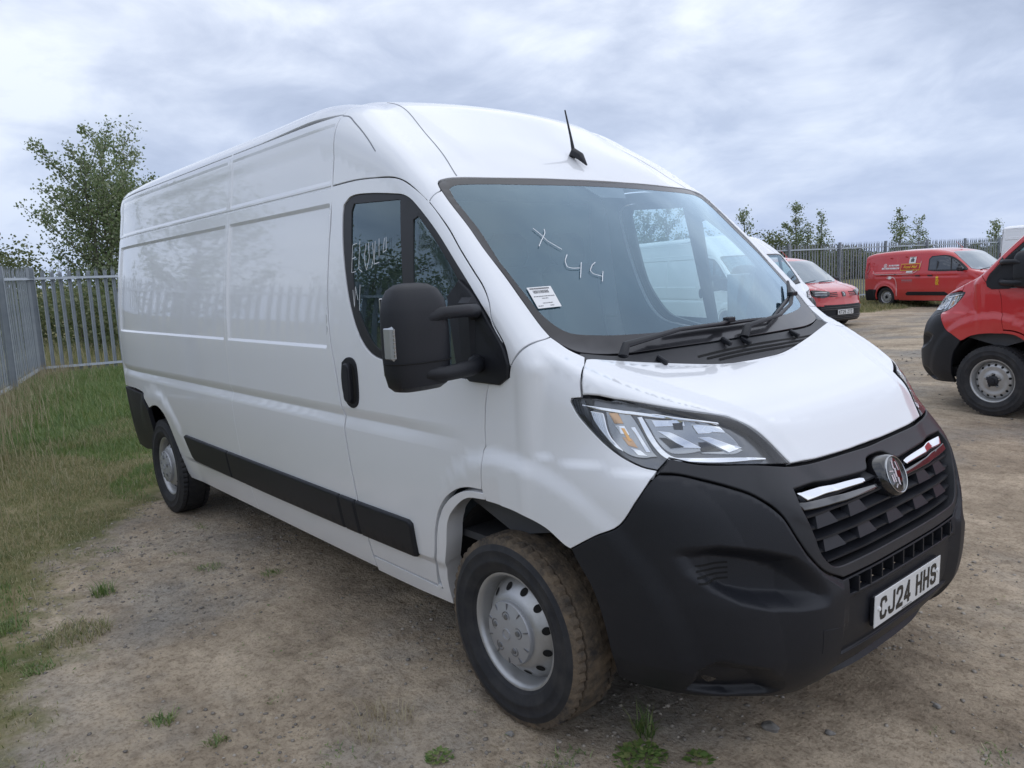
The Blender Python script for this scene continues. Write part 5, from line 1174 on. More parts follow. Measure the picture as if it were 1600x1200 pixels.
    part('cypher_letters', merge(*q), [M_YELLOW], cy)
# ---------------------------------------------------------------- terrain
_perm = rng.permutation(4096)
def _h(ix, iy): return _perm[(_perm[ix & 4095]+iy) & 4095]/4095.0
def vnoise(x, y):
    ix = np.floor(x).astype(int); iy = np.floor(y).astype(int); fx = x-ix; fy = y-iy; u = fx*fx*(3-2*fx); v = fy*fy*(3-2*fy)
    return (_h(ix,iy)*(1-u)+_h(ix+1,iy)*u)*(1-v)+(_h(ix,iy+1)*(1-u)+_h(ix+1,iy+1)*u)*v
def fbm(x, y, o=4, g=.5):
    s = 0; a = 1; t = 0
    for i in range(o): s = s+a*vnoise(x*2**i+17.3*i, y*2**i+9.1*i); t += a; a *= g
    return s/t
FX0, FY0 = -16.3, .10                    # fence corner
FD1 = np.array([.949,-.315]); FD2 = np.array([.139,.990]); FD2 = FD2/np.linalg.norm(FD2)
VAN_B = (-7.99, 13.18, R(341.7), -.225)
def seg_rect_d(x, y, vx, vy, a, L_, hw):
    dx = x-vx; dy = y-vy; u = dx*math.cos(a)+dy*math.sin(a); v = -dx*math.sin(a)+dy*math.cos(a)
    return np.hypot(np.maximum(0, np.maximum(-L_-u, u)), np.maximum(0, np.abs(v)-hw))
def side2(x, y):      # distance beyond the long rear fence (positive outside the yard)
    return -((x-FX0)*FD2[1]-(y-FY0)*FD2[0])
def side1(x, y): return ((x-FX0)*FD1[1]-(y-FY0)*FD1[0])
def ground_h(x, y):
    x = np.asarray(x, float); y = np.asarray(y, float)
    h = -.225*np.exp(-(seg_rect_d(x, y, *VAN_B[:3], 5.6, .95)/1.0)**2)
    s2 = side2(x, y); s1 = side1(x, y)
    h = h+.05*sst(-3.0, 0, s2)+.03*sst(-2.5,0,s1)
    out = np.maximum(s2, s1)
    h = h+2.1*sst(14, 70, out)*1.0+.25*sst(2,10,out)
    return h
def grass_amount(x, y):
    """0 bare earth .. 1 thick grass"""
    s1 = side1(x, y); s2 = side2(x, y)
    bx = np.interp(y, [-7,-4,-2.6,-2.2,-1.9,-1.6,-1.2,-.7,-.1,1.5,3], [-1.0,-2.5,-3.35,-3.6,-3.8,-4.1,-4.6,-5.2,-6.9,-9.5,-11])
    near = sst(-.1, 1.3, bx-x)
    strip1 = sst(-2.6,-1.4,s1)*(x < 3); strip2 = sst(-4.2,-2.2,s2)
    far = sst(-1.0,.2,np.maximum(s1,s2))
    g = np.maximum(np.maximum(near*(y < 3), strip1), np.maximum(strip2, far))
    n = fbm(x*.9+3, y*.9+8, 4); n2 = fbm(x*3.1, y*3.1, 3)
    return np.clip(g*(.55+.9*n)+(n2-.5)*.5*(g > .02)*(g < .98), 0, 1)*sst(0,.1,g)
def axis(lo, hi, fine, far, gr=1.22):
    a = list(np.arange(lo, hi+fine/2, fine)); s = fine; x = a[-1]; up = []
    while x < far: s *= gr; s = min(s, 60); x += s; up.append(x)
    s = fine; x = a[0]; dn = []
    while x > -far: s *= gr; s = min(s, 60); x -= s; dn.append(x)
    return np.array(dn[::-1]+a+up)
gx = axis(-9.0, 2.4, .032, 1500); gy = axis(-3.6, 2.6, .032, 1500)
# mid-distance yard gets its own moderate resolution
gx = np.unique(np.round(np.concatenate([gx, np.arange(-24,-9,.3), np.arange(2.4,8,.3)]), 4)); gy = np.unique(np.round(np.concatenate([gy, np.arange(2.6,34,.3), np.arange(-12,-3.6,.3)]), 4))
GX, GY = np.meshgrid(gx, gy); xf = GX.ravel(); yf = GY.ravel()
hf = ground_h(xf, yf); nearw = ((xf > -9.5) & (xf < 3) & (yf > -4) & (yf < 3))
wheels_xy = [(-.948,-.9),(-.948,.9),(-4.983,-.9),(-4.983,.9)]
flat = np.ones(len(xf))
for wx, wy in wheels_xy: flat *= sst(.10,.42,np.hypot(xf-wx, yf-wy))
rel = (fbm(xf*2.2, yf*2.2, 3)-.5)*.035+(fbm(xf*9+5, yf*9, 3)-.5)*.016+(fbm(xf*28+5, yf*28, 2)-.5)*.008
hf = hf+np.where(nearw, rel*flat-.002*0, (fbm(xf*.9, yf*.9, 3)-.5)*.03*sst(60,5,np.hypot(xf,yf)))
ga = grass_amount(xf, yf)
gme = bpy.data.meshes.new('ground'); nx, ny = len(gx), len(gy)
idx = np.arange(nx*ny).reshape(ny, nx); fa = np.stack([idx[:-1,:-1], idx[:-1,1:], idx[1:,1:], idx[1:,:-1]], -1).reshape(-1,4)
gme.vertices.add(nx*ny); gme.vertices.foreach_set('co', np.stack([xf,yf,hf],1).ravel()); gme.loops.add(len(fa)*4); gme.loops.foreach_set('vertex_index', fa.ravel()); gme.polygons.add(len(fa)); gme.polygons.foreach_set('loop_start', np.arange(len(fa))*4); gme.polygons.foreach_set('loop_total', np.full(len(fa),4)); gme.update(); gme.validate()
at = gme.attributes.new('turf', 'FLOAT', 'POINT'); at.data.foreach_set('value', ga.astype(np.float32))
gme.polygons.foreach_set('use_smooth', [True]*len(fa))
def ground_mat():
    m = bpy.data.materials.new('compacted_earth'); m.use_nodes = True; nt = m.node_tree; N = nt.nodes; L = nt.links; b = N['Principled BSDF']; b.inputs['Roughness'].default_value = .95; b.inputs['Specular IOR Level'].default_value = .2
    tc = N.new('ShaderNodeTexCoord'); 
    def noise(sc, det=6, ro=.6, off=(0,0,0), stretch=(1,1,1)):
        mp = N.new('ShaderNodeMapping'); mp.inputs['Location'].default_value = off; mp.inputs['Scale'].default_value = stretch; L.new(tc.outputs['Object'], mp.inputs[0])
        n = N.new('ShaderNodeTexNoise'); n.inputs['Scale'].default_value = sc; n.inputs['Detail'].default_value = det; n.inputs['Roughness'].default_value = ro; L.new(mp.outputs[0], n.inputs['Vector']); return n.outputs[0]
    def ramp(f, st):
        r = N.new('ShaderNodeValToRGB'); L.new(f, r.inputs[0]); e = r.color_ramp.elements
        while len(e) < len(st): e.new(.5)
        for k, (p_, c) in enumerate(st): e[k].position = p_; e[k].color = (*c, 1) if len(c) == 3 else c
        return r.outputs[0]
    def mix(f, a, c, t='MIX'):
        x = N.new('ShaderNodeMixRGB'); x.blend_type = t
        for s, v in zip((0,1,2), (f, a, c)):
            if isinstance(v, (int, float)): x.inputs[s].default_value = v
            elif isinstance(v, tuple): x.inputs[s].default_value = (*v, 1)
            else: L.new(v, x.inputs[s])
        return x.outputs[0]
    earth = ramp(noise(1.1,8,.62), [(.30,(.22,.178,.135)),(.45,(.33,.268,.20)),(.60,(.44,.36,.272)),(.75,(.36,.30,.23))])
    grit = ramp(noise(.55,7,.65,(5,3,0)), [(.46,(0,0,0)),(.62,(1,1,1))])
    earth = mix(N_math(nt, 'MULTIPLY', grit, .75), earth, (.235,.225,.21))
    speck = ramp(noise(58,4,.7), [(.36,(.60,.58,.55)),(.5,(1,1,1)),(.64,(1,1,1)),(.74,(1.35,1.33,1.30))]); earth = mix(.85, earth, speck, 'MULTIPLY')
    sp2 = ramp(noise(12,6,.72,(9,1,0)), [(.33,(.66,.64,.62)),(.52,(1,1,1)),(.72,(1.16,1.15,1.13))]); earth = mix(.9, earth, sp2, 'MULTIPLY')
    strk = ramp(noise(1.4,5,.6,(3,8,0),(.35,2.2,1)), [(.36,(.80,.79,.78)),(.55,(1,1,1)),(.68,(1.14,1.13,1.11))]); earth = mix(.8, earth, strk, 'MULTIPLY')
    earth = mix(1.0, earth, (1.32,1.32,1.30), 'MULTIPLY')
    turf = ramp(noise(2.3,7,.65,(1,7,0)), [(.32,(.11,.13,.048)),(.50,(.22,.205,.095)),(.68,(.36,.30,.18))])
    a = N.new('ShaderNodeAttribute'); a.attribute_name = 'turf'
    th = N_math(nt, 'ADD', a.outputs['Fac'], N_math(nt, 'MULTIPLY', N_math(nt, 'SUBTRACT', noise(7,6,.7,(4,4,0)), .5), .9))
    gm = ramp(th, [(.30,(0,0,0)),(.62,(1,1,1))])
    L.new(mix(gm, earth, turf), b.inputs['Base Color'])
    h = N_math(nt, 'ADD', N_math(nt, 'MULTIPLY', noise(45,6,.72), .5), N_math(nt, 'MULTIPLY', noise(11,5,.65,(2,2,0)), .9))
    bp = N.new('ShaderNodeBump'); bp.inputs['Strength'].default_value = 1.0; bp.inputs['Distance'].default_value = .03; L.new(h, bp.inputs['Height']); L.new(bp.outputs[0], b.inputs['Normal'])
    return m
def N_math(nt, op, a, b):
    n = nt.nodes.new('ShaderNodeMath'); n.operation = op
    for i, v in enumerate((a, b)):
        if isinstance(v, (int, float)): n.inputs[i].default_value = v
        else: nt.links.new(v, n.inputs[i])
    return n.outputs[0]
gme.materials.append(ground_mat()); ground = bpy.data.objects.new('ground', gme); COL.objects.link(ground); ground['kind'] = 'structure'
print('ground', len(fa), round(time.time()-T0,1))

# ---------------------------------------------------------------- helper: point under a pixel column at a depth from the camera
FWD = np.array([math.cos(2.44103710), math.sin(2.44103710)]); RGT = np.array([FWD[1], -FWD[0]])
def at_px(px, D): p_ = np.array([CAM.x, CAM.y])+FWD*D+RGT*((px-800)/1231.19*D); return float(p_[0]), float(p_[1])

# ---------------------------------------------------------------- palisade fences
def pale_mesh():
    H = 2.20; w = .070; mb = MB(); xs = [-w/2,-w*.30,-w*.12,0,w*.12,w*.30,w/2]; ds = [.004,-.010,-.012,-.002,-.012,-.010,.004]
    tops = [H-.15,H-.03,H-.06,H,H-.06,H-.03,H-.15]
    lo = [(x, d, .10) for x, d in zip(xs, ds)]; mid = [(x, d, H-.15) for x, d in zip(xs, ds)]; v = lo+mid; n = 7
    f = [(i, i+1, n+i+1, n+i) for i in range(n-1)]
    # three splayed prongs
    o = len(v); pr = [((0,1),( -w*.42,.020,H-.035)),((2,4),(0,-.006,H)),((5,6),(w*.42,.020,H-.035))]
    for (a, b), tip in pr: v.append(tip); f.append((n+a, n+b, len(v)-1))
    v.append((-w*.18,-.012,H-.09)); f.append((n+1,n+2,len(v)-1)); v.append((w*.18,-.012,H-.09)); f.append((n+4,n+5,len(v)-1))
    mb.add(v, f); 
    m2 = MB(); m2.v = list(mb.v)+[(x, y-.003, z) for x, y, z in mb.v]; k = len(mb.v); m2.f = list(mb.f)+[tuple(i+k for i in t[::-1]) for t in mb.f]; m2.m = [0]*len(m2.f)
    return m2.mesh('pale', [M_GALV], smooth=False)
PALE = pale_mesh()
def post_mesh():
    mb = MB(); mb.box((0,.055,1.08),(.012,.08,2.18)); mb.box((0,.012,1.08),(.055,.008,2.18)); mb.box((0,.095,1.08),(.055,.008,2.18)); return mb.mesh('post', [M_GALV], smooth=False)
POST = post_mesh()
def fence(label, x0, y0, d, length, flip):
    ang = math.atan2(d[1], d[0]); root = thing('palisade_fence', label, 'fence', (x0, y0, 0)); root.rotation_euler.z = ang
    s = -1 if flip else 1; n = int(length/.155); rr = random.Random(11)
    for i in range(n):
        u = .08+i*.155; wx = x0+d[0]*u; wy = y0+d[1]*u; o = link('pale', PALE, root); o.location = (u, -s*.012, float(ground_h(wx, wy))+rr.uniform(-.012,.012)); o.rotation_euler = (rr.uniform(-.006,.006), rr.uniform(-.008,.008), (0 if s > 0 else math.pi)+rr.uniform(-.03,.03))
    for i in range(int(length/2.75)+1):
        u = i*2.75+.0; wx = x0+d[0]*u; wy = y0+d[1]*u; o = link('post', POST, root); o.location = (u, s*.012, float(ground_h(wx, wy))); o.rotation_euler = (0,0,0 if s > 0 else math.pi)
    for i in range(int(length/2.75)):
        for zz in (.22, 1.935):
            u0, u1 = i*2.75, (i+1)*2.75; a = float(ground_h(x0+d[0]*u0, y0+d[1]*u0)); b = float(ground_h(x0+d[0]*u1, y0+d[1]*u1))
            mb = MB(); mb.add([(u0,s*.005,a+zz),(u1,s*.005,b+zz),(u1,s*.005,b+zz+.045),(u0,s*.005,a+zz+.045),(u0,s*.05,a+zz),(u1,s*.05,b+zz)], [(0,1,2,3),(0,4,5,1),(3,2,5,4)]); link('rail', mb.mesh('rail', [M_GALV], smooth=False), root)
    return root
fence('grey galvanised palisade fence running from the left corner towards the camera', FX0, FY0, FD1, 21.0, False)
fence('long grey palisade fence running behind the white and red vans', FX0, FY0, FD2, 45.0, True)
print('fences', round(time.time()-T0,1))

# ---------------------------------------------------------------- vegetation
def leaf_mat(name, c1, c2, c3, trans=.42):
    m = bpy.data.materials.new(name); m.use_nodes = True; nt = m.node_tree; N = nt.nodes; L = nt.links; N.clear(); out = N.new('ShaderNodeOutputMaterial')
    g = N.new('ShaderNodeNewGeometry'); r = N.new('ShaderNodeValToRGB'); L.new(g.outputs['Random Per Island'], r.inputs[0]); e = r.color_ramp.elements; e.new(.5)
    for k, (p_, c) in enumerate(((0,c1),(.55,c2),(1,c3))): e[k].position = p_; e[k].color = (*c, 1)
    d = N.new('ShaderNodeBsdfDiffuse'); t = N.new('ShaderNodeBsdfTranslucent'); L.new(r.outputs[0], d.inputs[0]); L.new(r.outputs[0], t.inputs[0]); gl = N.new('ShaderNodeBsdfGlossy'); gl.inputs['Roughness'].default_value = .45
    a = N.new('ShaderNodeMixShader'); a.inputs[0].default_value = trans; L.new(d.outputs[0], a.inputs[1]); L.new(t.outputs[0], a.inputs[2])
    b = N.new('ShaderNodeMixShader'); b.inputs[0].default_value = .05; L.new(a.outputs[0], b.inputs[1]); L.new(gl.outputs[0], b.inputs[2]); L.new(b.outputs[0], out.inputs[0]); return m
M_LEAF = leaf_mat('poplar_leaf', (.115,.175,.070), (.20,.26,.11), (.38,.41,.27)); M_LEAFD = leaf_mat('hedge_leaf', (.085,.120,.045), (.15,.185,.075), (.25,.26,.13))
M_BARK = mat('grey_bark', (.12,.11,.095), .9, bump=(30,.5,.01), noise=(9,(.19,.175,.15),.35,.7))
M_GRASS = leaf_mat('grass_blade', (.15,.19,.065), (.30,.29,.13), (.52,.44,.27), .45); M_GREEN = leaf_mat('green_grass_blade', (.095,.175,.045), (.18,.27,.075), (.32,.35,.14), .4); M_STRAW = leaf_mat('dry_stem', (.30,.25,.14), (.42,.35,.22), (.52,.46,.31), .3)
def quads_mesh(name, C, U, V, m, tri=False):
    """one leaf per row: diamond with half axes U and V"""
    n = len(C); v = np.stack([C-U, C-V*.9+U*.05, C+U, C+V*.9+U*.05], 1).reshape(-1,3); me = bpy.data.meshes.new(name); me.vertices.add(4*n); me.vertices.foreach_set('co', v.ravel())
    me.loops.add(4*n); me.loops.foreach_set('vertex_index', np.arange(4*n)); me.polygons.add(n); me.polygons.foreach_set('loop_start', np.arange(n)*4); me.polygons.foreach_set('loop_total', np.full(n,4)); me.update(); me.materials.append(m); return me
def rand_dirs(n, g): v = g.normal(size=(n,3)); return v/np.linalg.norm(v,axis=1,keepdims=True)
def leaves(name, cen, g, size, m, jitter):
    n = len(cen); C = cen+g.normal(size=(n,3))*jitter; U = rand_dirs(n, g); W_ = rand_dirs(n, g); V = np.cross(U, W_); V /= np.linalg.norm(V,axis=1,keepdims=True)+1e-9
    s = size*(.6+.8*g.random((n,1))); return quads_mesh(name, C, U*s*.5, V*s*.42, m)
def poplar(label, x, y, h, spread, nleaf, leaf, seed, group=None, nb=16, m=None, base=None, clump=.16, z0=.12, lean=0.0, cat='tree', name='poplar_tree', stems=1):
    g = np.random.default_rng(seed); z = float(ground_h(x, y)) if base is None else base; root = thing(name, label, cat, (x, y, z), 0, group); root.rotation_euler.z = g.random()*6
    mb = MB(); limbs = []
    for sidx in range(stems):
        ang0 = g.random()*6.28; sp = (0 if stems == 1 else .25)*spread; hh = h*(1 if sidx == 0 else .72+.2*g.random())
        top = np.array([math.cos(ang0)*sp+lean*h, math.sin(ang0)*sp, hh]); b0 = np.array([math.cos(ang0)*.05*stems, math.sin(ang0)*.05*stems, -.05]); k = 9
        tr = [b0+(top-b0)*t+np.array([math.sin(t*5+seed)*.03*h*.3, math.cos(t*4+seed)*.03*h*.3, 0]) for t in np.linspace(0,1,k)]
        r0 = .018*h/math.sqrt(stems); mb.tube(tr, [r0*(1-t)**.9+.006 for t in np.linspace(0,1,k)], 7); limbs.append((np.array(tr), 1.0))
        for b in range(nb):
            t = z0+(.97-z0)*((b+g.random())/nb); i = min(k-2, int(t*(k-1))); p0 = tr[i]+(tr[i+1]-tr[i])*(t*(k-1)-i); a = b*2.4+g.random()*.8
            wv = spread*(.35+.65*math.sin(min(1,max(.05,(1-t)*1.25))*math.pi*.62))*(.7+.6*g.random()); up = wv*(.7+.6*g.random())
            pts = [p0+np.array([math.cos(a)*wv*s_, math.sin(a)*wv*s_, up*(s_**1.4)])+g.normal(size=3)*.02*wv for s_ in np.linspace(0,1,6)]
            mb.tube(pts, [r0*.42*(1-t*.6)*(1-s_)+.004 for s_ in np.linspace(0,1,6)], 5); limbs.append((np.array(pts), .9))
            for c in range(3):
                s_ = .3+.6*g.random(); i2 = int(s_*5); q0 = pts[min(4,i2)]; a2 = a+g.normal()*.9; w2 = wv*.42; pt2 = [q0+np.array([math.cos(a2)*w2*u, math.sin(a2)*w2*u, w2*.8*u]) for u in np.linspace(0,1,4)]
                mb.tube(pt2, [.008*(1-u)+.003 for u in np.linspace(0,1,4)], 4); limbs.append((np.array(pt2), .8))
    link('trunk', mb.mesh('trunk', [M_BARK]), root)
    # leaf clumps along the outer part of every limb
    cen = []; L_ = limbs[0:]; wts = np.array([np.linalg.norm(l[-1]-l[0])*w_*(.35 if i % (1+4*nb) == 0 else 1) for i, (l, w_) in enumerate(L_)]); wts /= wts.sum()
    pick = g.choice(len(L_), nleaf, p=wts); s_ = .15+.9*g.random(nleaf)**.75; s_ = np.minimum(s_, 1.02)
    for i in range(len(L_)):
        kk = np.where(pick == i)[0]
        if not len(kk): continue
        l = L_[i][0]; q = np.clip(s_[kk], 0, 1)*(len(l)-1); j = np.minimum(q.astype(int), len(l)-2); cen.append(l[j]+(l[j+1]-l[j])*(q-j)[:,None])
    cen = np.concatenate(cen); cl = np.round(cen/(clump*2.2)); jit = clump*(.5+.7*((np.sin(cl.sum(1)*12.99)*43758.5) % 1))[:,None]
    link('crown', leaves('crown', cen, g, leaf, m or M_LEAF, jit), root); return root
def bush(label, x, y, rx, ry, h, nleaf, leaf, seed, group=None, m=None, rot=0.0, name='bush', cat='bush'):
    g = np.random.default_rng(seed); z = float(ground_h(x, y)); root = thing(name, label, cat, (x, y, z), rot, group); mb = MB()
    K = 26; lobes = [(g.uniform(-rx,rx)*.85, g.uniform(-ry,ry)*.7, h*(.25+.62*g.random()*1.0)) for _ in range(K)]; lobes = [(a, b, c*(1-.25*abs(a)/rx)) for a, b, c in lobes]
    for a, b, c in lobes[:9]: mb.tube([(a*.3,b*.3,-.05),(a*.6,b*.6,c*.5),(a,b,c)], [.03,.02,.006], 5)
    link('stems', mb.mesh('stems', [M_BARK]), root)
    pk = g.integers(0, K, nleaf); LB = np.array(lobes)[pk]; r = h*.24*(.7+.6*((pk*7.13) % 1)); d = rand_dirs(nleaf, g); rad = g.random(nleaf)**.42
    cen = LB+d*(r*rad)[:,None]*np.array([1.25,1.25,1.0]); low = g.random(nleaf) < .30; cen[low,2] *= g.random(low.sum()); cen[:,2] = np.maximum(cen[:,2], .02)
    link('foliage', leaves('foliage', cen, g, leaf, m or M_LEAFD, .03), root); return root
def top_h(px, D, ytop):
    x, y = at_px(px, D); return 1.669+((429-(px-800)*.0498)-ytop)/1231.19*D-float(ground_h(x, y))
x, y = at_px(184, 23.5); poplar('tall young poplar with open leafy crown behind the left fence corner', x, y, top_h(184,23.5,222), 1.35, 17000, .082, 21, nb=22, clump=.14, z0=.10, stems=3)
x, y = at_px(214, 25.5); poplar('thinner poplar leaning right beside the tall poplar', x, y, top_h(208,25.5,228), 1.25, 6500, .085, 57, nb=15, clump=.16, z0=.25, stems=2)
x, y = at_px(5, 25); bush('dark green bush over the fence at the far left edge', x, y, 1.8, 1.5, top_h(5,25,362), 6500, .11, 22)
x, y = at_px(150, 20.5); bush('dense dark bush at the foot of the tall poplar behind the palings', x, y, 2.2, 1.1, 2.2, 7000, .085, 23)
x, y = at_px(45, 21.5); bush('low leafy bush behind the left fence corner', x, y, 1.6, 1.0, 2.0, 4000, .09, 24)
HG = 'hedge bushes beyond the long rear fence'
for i, (px, D, w_, h_, lab) in enumerate(((1010,42,2.6,362,'broad hedge bush seen through the van window'),(1090,43,2.4,360,'hedge bush behind the high roof of the parked white van'),(1192,46,2.0,362,'hedge bush just above the nose of the parked white van'),(1237,45,2.0,356,'rounded dark hedge bush left of the thin poplars above the fence'),(1290,50,1.2,376,'small dark bush at the foot of the right thin poplar'),(1330,52,1.8,384,'low scrubby bush over the fence left of the mail van'),(1385,50,1.7,379,'pale scrub bush above the roof of the mail van'),(1440,50,1.8,378,'low bush behind the fence over the mail van cab'),(1540,52,2.4,378,'low bush beyond the fence right of the mail van'),(900,44,3,365,'hedge bush hidden behind the cab of the white van'))):
    x, y = at_px(px, D); bush(lab, x, y, w_, 1.4, top_h(px, D, h_)*1.02, 4200, .13, 40+i, HG, rot=R(50))
TG = 'thin poplars beyond the long rear fence'
for i, (px, D, h_, sp, nl, lab) in enumerate(((1168,44,331,.75,1500,'thin poplar rising beside the windscreen pillar of the near van'),(1249,44,321,.62,1900,'tallest thin poplar above the dark hedge bush'),(1287,45,334,.50,1100,'slender poplar right of the tallest thin poplar'),(1268,44,351,.55,700,'short thin poplar between two taller ones'),(1409,42,329,.60,1300,'narrow upright poplar above the mail van side panel'),(1438,43,346,.70,1000,'small round-topped poplar beside the narrow upright one'),(1558,45,346,.60,1100,'small poplar beside the far white van'),(1014,40,334,1.3,3200,'poplar with spread crown seen through the cab window'),(1050,41,324,1.2,2600,'second poplar seen through the cab window'))):
    x, y = at_px(px, D); poplar(lab, x, y, top_h(px, D, h_), sp*.8, nl, .095, 70+i, TG, nb=11, clump=.13, z0=.2)
for i, (x, y, h_) in enumerate(((-11.0,-6.6,3.4),(-14.2,-4.4,5.2))):
    poplar('leafy poplar outside the left fence, mirrored in the van side %s' % ('away from the corner','nearest the corner')[i], x, y, h_, 1.3, 7500, .075, 90+i, 'poplars outside the left fence', nb=13, clump=.17, stems=2)
print('trees', round(time.time()-T0,1))

# ---------------------------------------------------------------- grass and weeds
def blades(name, X, Y, Z, H, Wd, g, m, bend=.45):
    n = len(X); a = g.random(n)*2*math.pi; bd = bend*H*(.3+g.random(n)); dx, dy = np.cos(a), np.sin(a); px_, py_ = -dy*Wd/2, dx*Wd/2
    B = np.stack([X,Y,Z-.01],1); M_ = B+np.stack([dx*bd*.30, dy*bd*.30, H*.62],1); T_ = B+np.stack([dx*bd, dy*bd, H],1); s = np.stack([px_,py_,0*px_],1)
    v = np.stack([B-s, B+s, M_-s*.75, M_+s*.75, T_], 1).reshape(-1,3); o = np.arange(n)*5
    q = np.stack([o,o+1,o+3,o+2],1); t = np.stack([o+2,o+3,o+4],1); me = bpy.data.meshes.new(name); me.vertices.add(5*n); me.vertices.foreach_set('co', v.ravel())
    lv = np.concatenate([q.ravel(), t.ravel()]); me.loops.add(len(lv)); me.loops.foreach_set('vertex_index', lv); me.polygons.add(2*n)
    me.polygons.foreach_set('loop_start', np.concatenate([np.arange(n)*4, 4*n+np.arange(n)*3])); me.polygons.foreach_set('loop_total', np.concatenate([np.full(n,4), np.full(n,3)])); me.update(); me.materials.append(m); return me
def gz(X, Y):
    h = ground_h(X, Y); nearw = ((X > -9.5) & (X < 3) & (Y > -4) & (Y < 3)); fl = np.ones(len(X))
    for wx, wy in wheels_xy: fl *= sst(.10,.42,np.hypot(X-wx, Y-wy))
    rel = (fbm(X*2.2, Y*2.2, 3)-.5)*.035+(fbm(X*9+5, Y*9, 3)-.5)*.016
    return h+np.where(nearw, rel*fl, 0)
def in_van(X, Y): return (X > -5.9) & (X < .15) & (np.abs(Y) < .95)
def scatter(n, x0, x1, y0, y1, g, thr=.35, gain=1.0, keep=None):
    X = g.uniform(x0, x1, n); Y = g.uniform(y0, y1, n); a = grass_amount(X, Y); k = g.random(n) < np.clip((a-thr)*1.8*gain, 0, 1)
    k &= ~in_van(X, Y)
    if keep is not None: k &= keep(X, Y)
    return X[k], Y[k], a[k]
g = np.random.default_rng(5)
inyard = lambda X, Y: (side1(X,Y) < .3) & (side2(X,Y) < .3)
def patch(X, Y, s=.55): return fbm(X*s+31, Y*s+12, 3)
X, Y, a = scatter(380000, -9.5, -1.2, -6.0, 2.0, g, .30, 1.0, inyard); p1 = patch(X, Y); sel = p1 > .50
H = (.010+.042*a*g.random(len(X))**1.3)*(1+1.8*sst(-6.0,-9.5,X))*(.6+.9*fbm(X*2.1,Y*2.1,2))
def stuff(name, me, label=None):
    o = bpy.data.objects.new(name, me); COL.objects.link(o); o['kind'] = 'stuff'; o['label'] = label; o['category'] = 'grass'; return o
stuff('dry_grass', blades('dry_grass', X[~sel], Y[~sel], gz(X[~sel],Y[~sel]), H[~sel], .0055, g, M_GRASS, .8), 'short brownish grass at the left edge of the earth yard')
stuff('green_grass', blades('green_grass', X[sel], Y[sel], gz(X[sel],Y[sel]), H[sel]*1.2, .0055, g, M_GREEN, .7), 'green grass patches growing left of the white van')
X, Y, a = scatter(260000, -18, -8.2, -4.5, 9, g, .25, 1.0, inyard); p1 = patch(X, Y, .35); sel = p1 > .48
H = (.05+.16*g.random(len(X))*a)*(.5+.9*p1)*(1-.45*sst(-12.5,-9,X))*sst(2.2,.2,seg_rect_d(X,Y,0,0,0,6,1)*0+np.maximum(0,Y-2))
stuff('meadow_grass', blades('meadow_grass', X[~sel], Y[~sel], gz(X[~sel],Y[~sel]), H[~sel]+.05, .010, g, M_GRASS, .5), 'tall mixed meadow grass in front of the left fence')
stuff('lush_grass', blades('lush_grass', X[sel], Y[sel], gz(X[sel],Y[sel]), H[sel]*1.15+.05, .011, g, M_GREEN, .6), 'lush green grass clumps behind the van in front of the fence')
n = 1500; X = g.uniform(-9,-3.5,n); Y = g.uniform(-3.6,1.2,n); k = (grass_amount(X,Y) > .45) & ~in_van(X,Y); X, Y = X[k], Y[k]; stuff('stray_stems', blades('stray_stems', X, Y, gz(X,Y), .06+.14*g.random(len(X))**2, .0035, g, M_STRAW, .9), 'stray dry stems standing out of the short grass left of the van')
# dry seed stems against the left fence and outside it
n = 30000; u = g.uniform(-1.0, 14, n); w_ = g.normal(size=n)*.5-.3; X = FX0+FD1[0]*u-FD1[1]*0+w_*(-FD1[1])*0+g.normal(size=n)*.4; Y = FY0+FD1[1]*u+np.abs(g.normal(size=n))*.55-.15
k = inyard(X, Y); X, Y = X[k], Y[k]; stuff('dry_stems', blades('dry_stems', X[::3], Y[::3], gz(X[::3],Y[::3]), .12+.32*g.random(len(X[::3])), .007, g, M_STRAW, .3), 'tall straw coloured stems along the left fence')
X = g.uniform(-24,-8,70000); Y = g.uniform(-8,26,70000); s_ = np.maximum(side1(X,Y), side2(X,Y)); k = (s_ > .15) & (s_ < 5.5); X, Y = X[k], Y[k]
stuff('wild_meadow', blades('wild_meadow', X, Y, gz(X,Y), .25+.65*g.random(len(X))*fbm(X,Y,2), .013, g, M_GRASS, .35), 'rough meadow growing outside the palisade fences')
X, Y, a = scatter(170000, -15, -3, 12, 34, g, .25, 1.0, inyard); stuff('fence_grass', blades('fence_grass', X, Y, gz(X,Y), .04+.16*g.random(len(X))*a, .016, g, M_GRASS, .5), 'grass strip along the foot of the long rear fence')
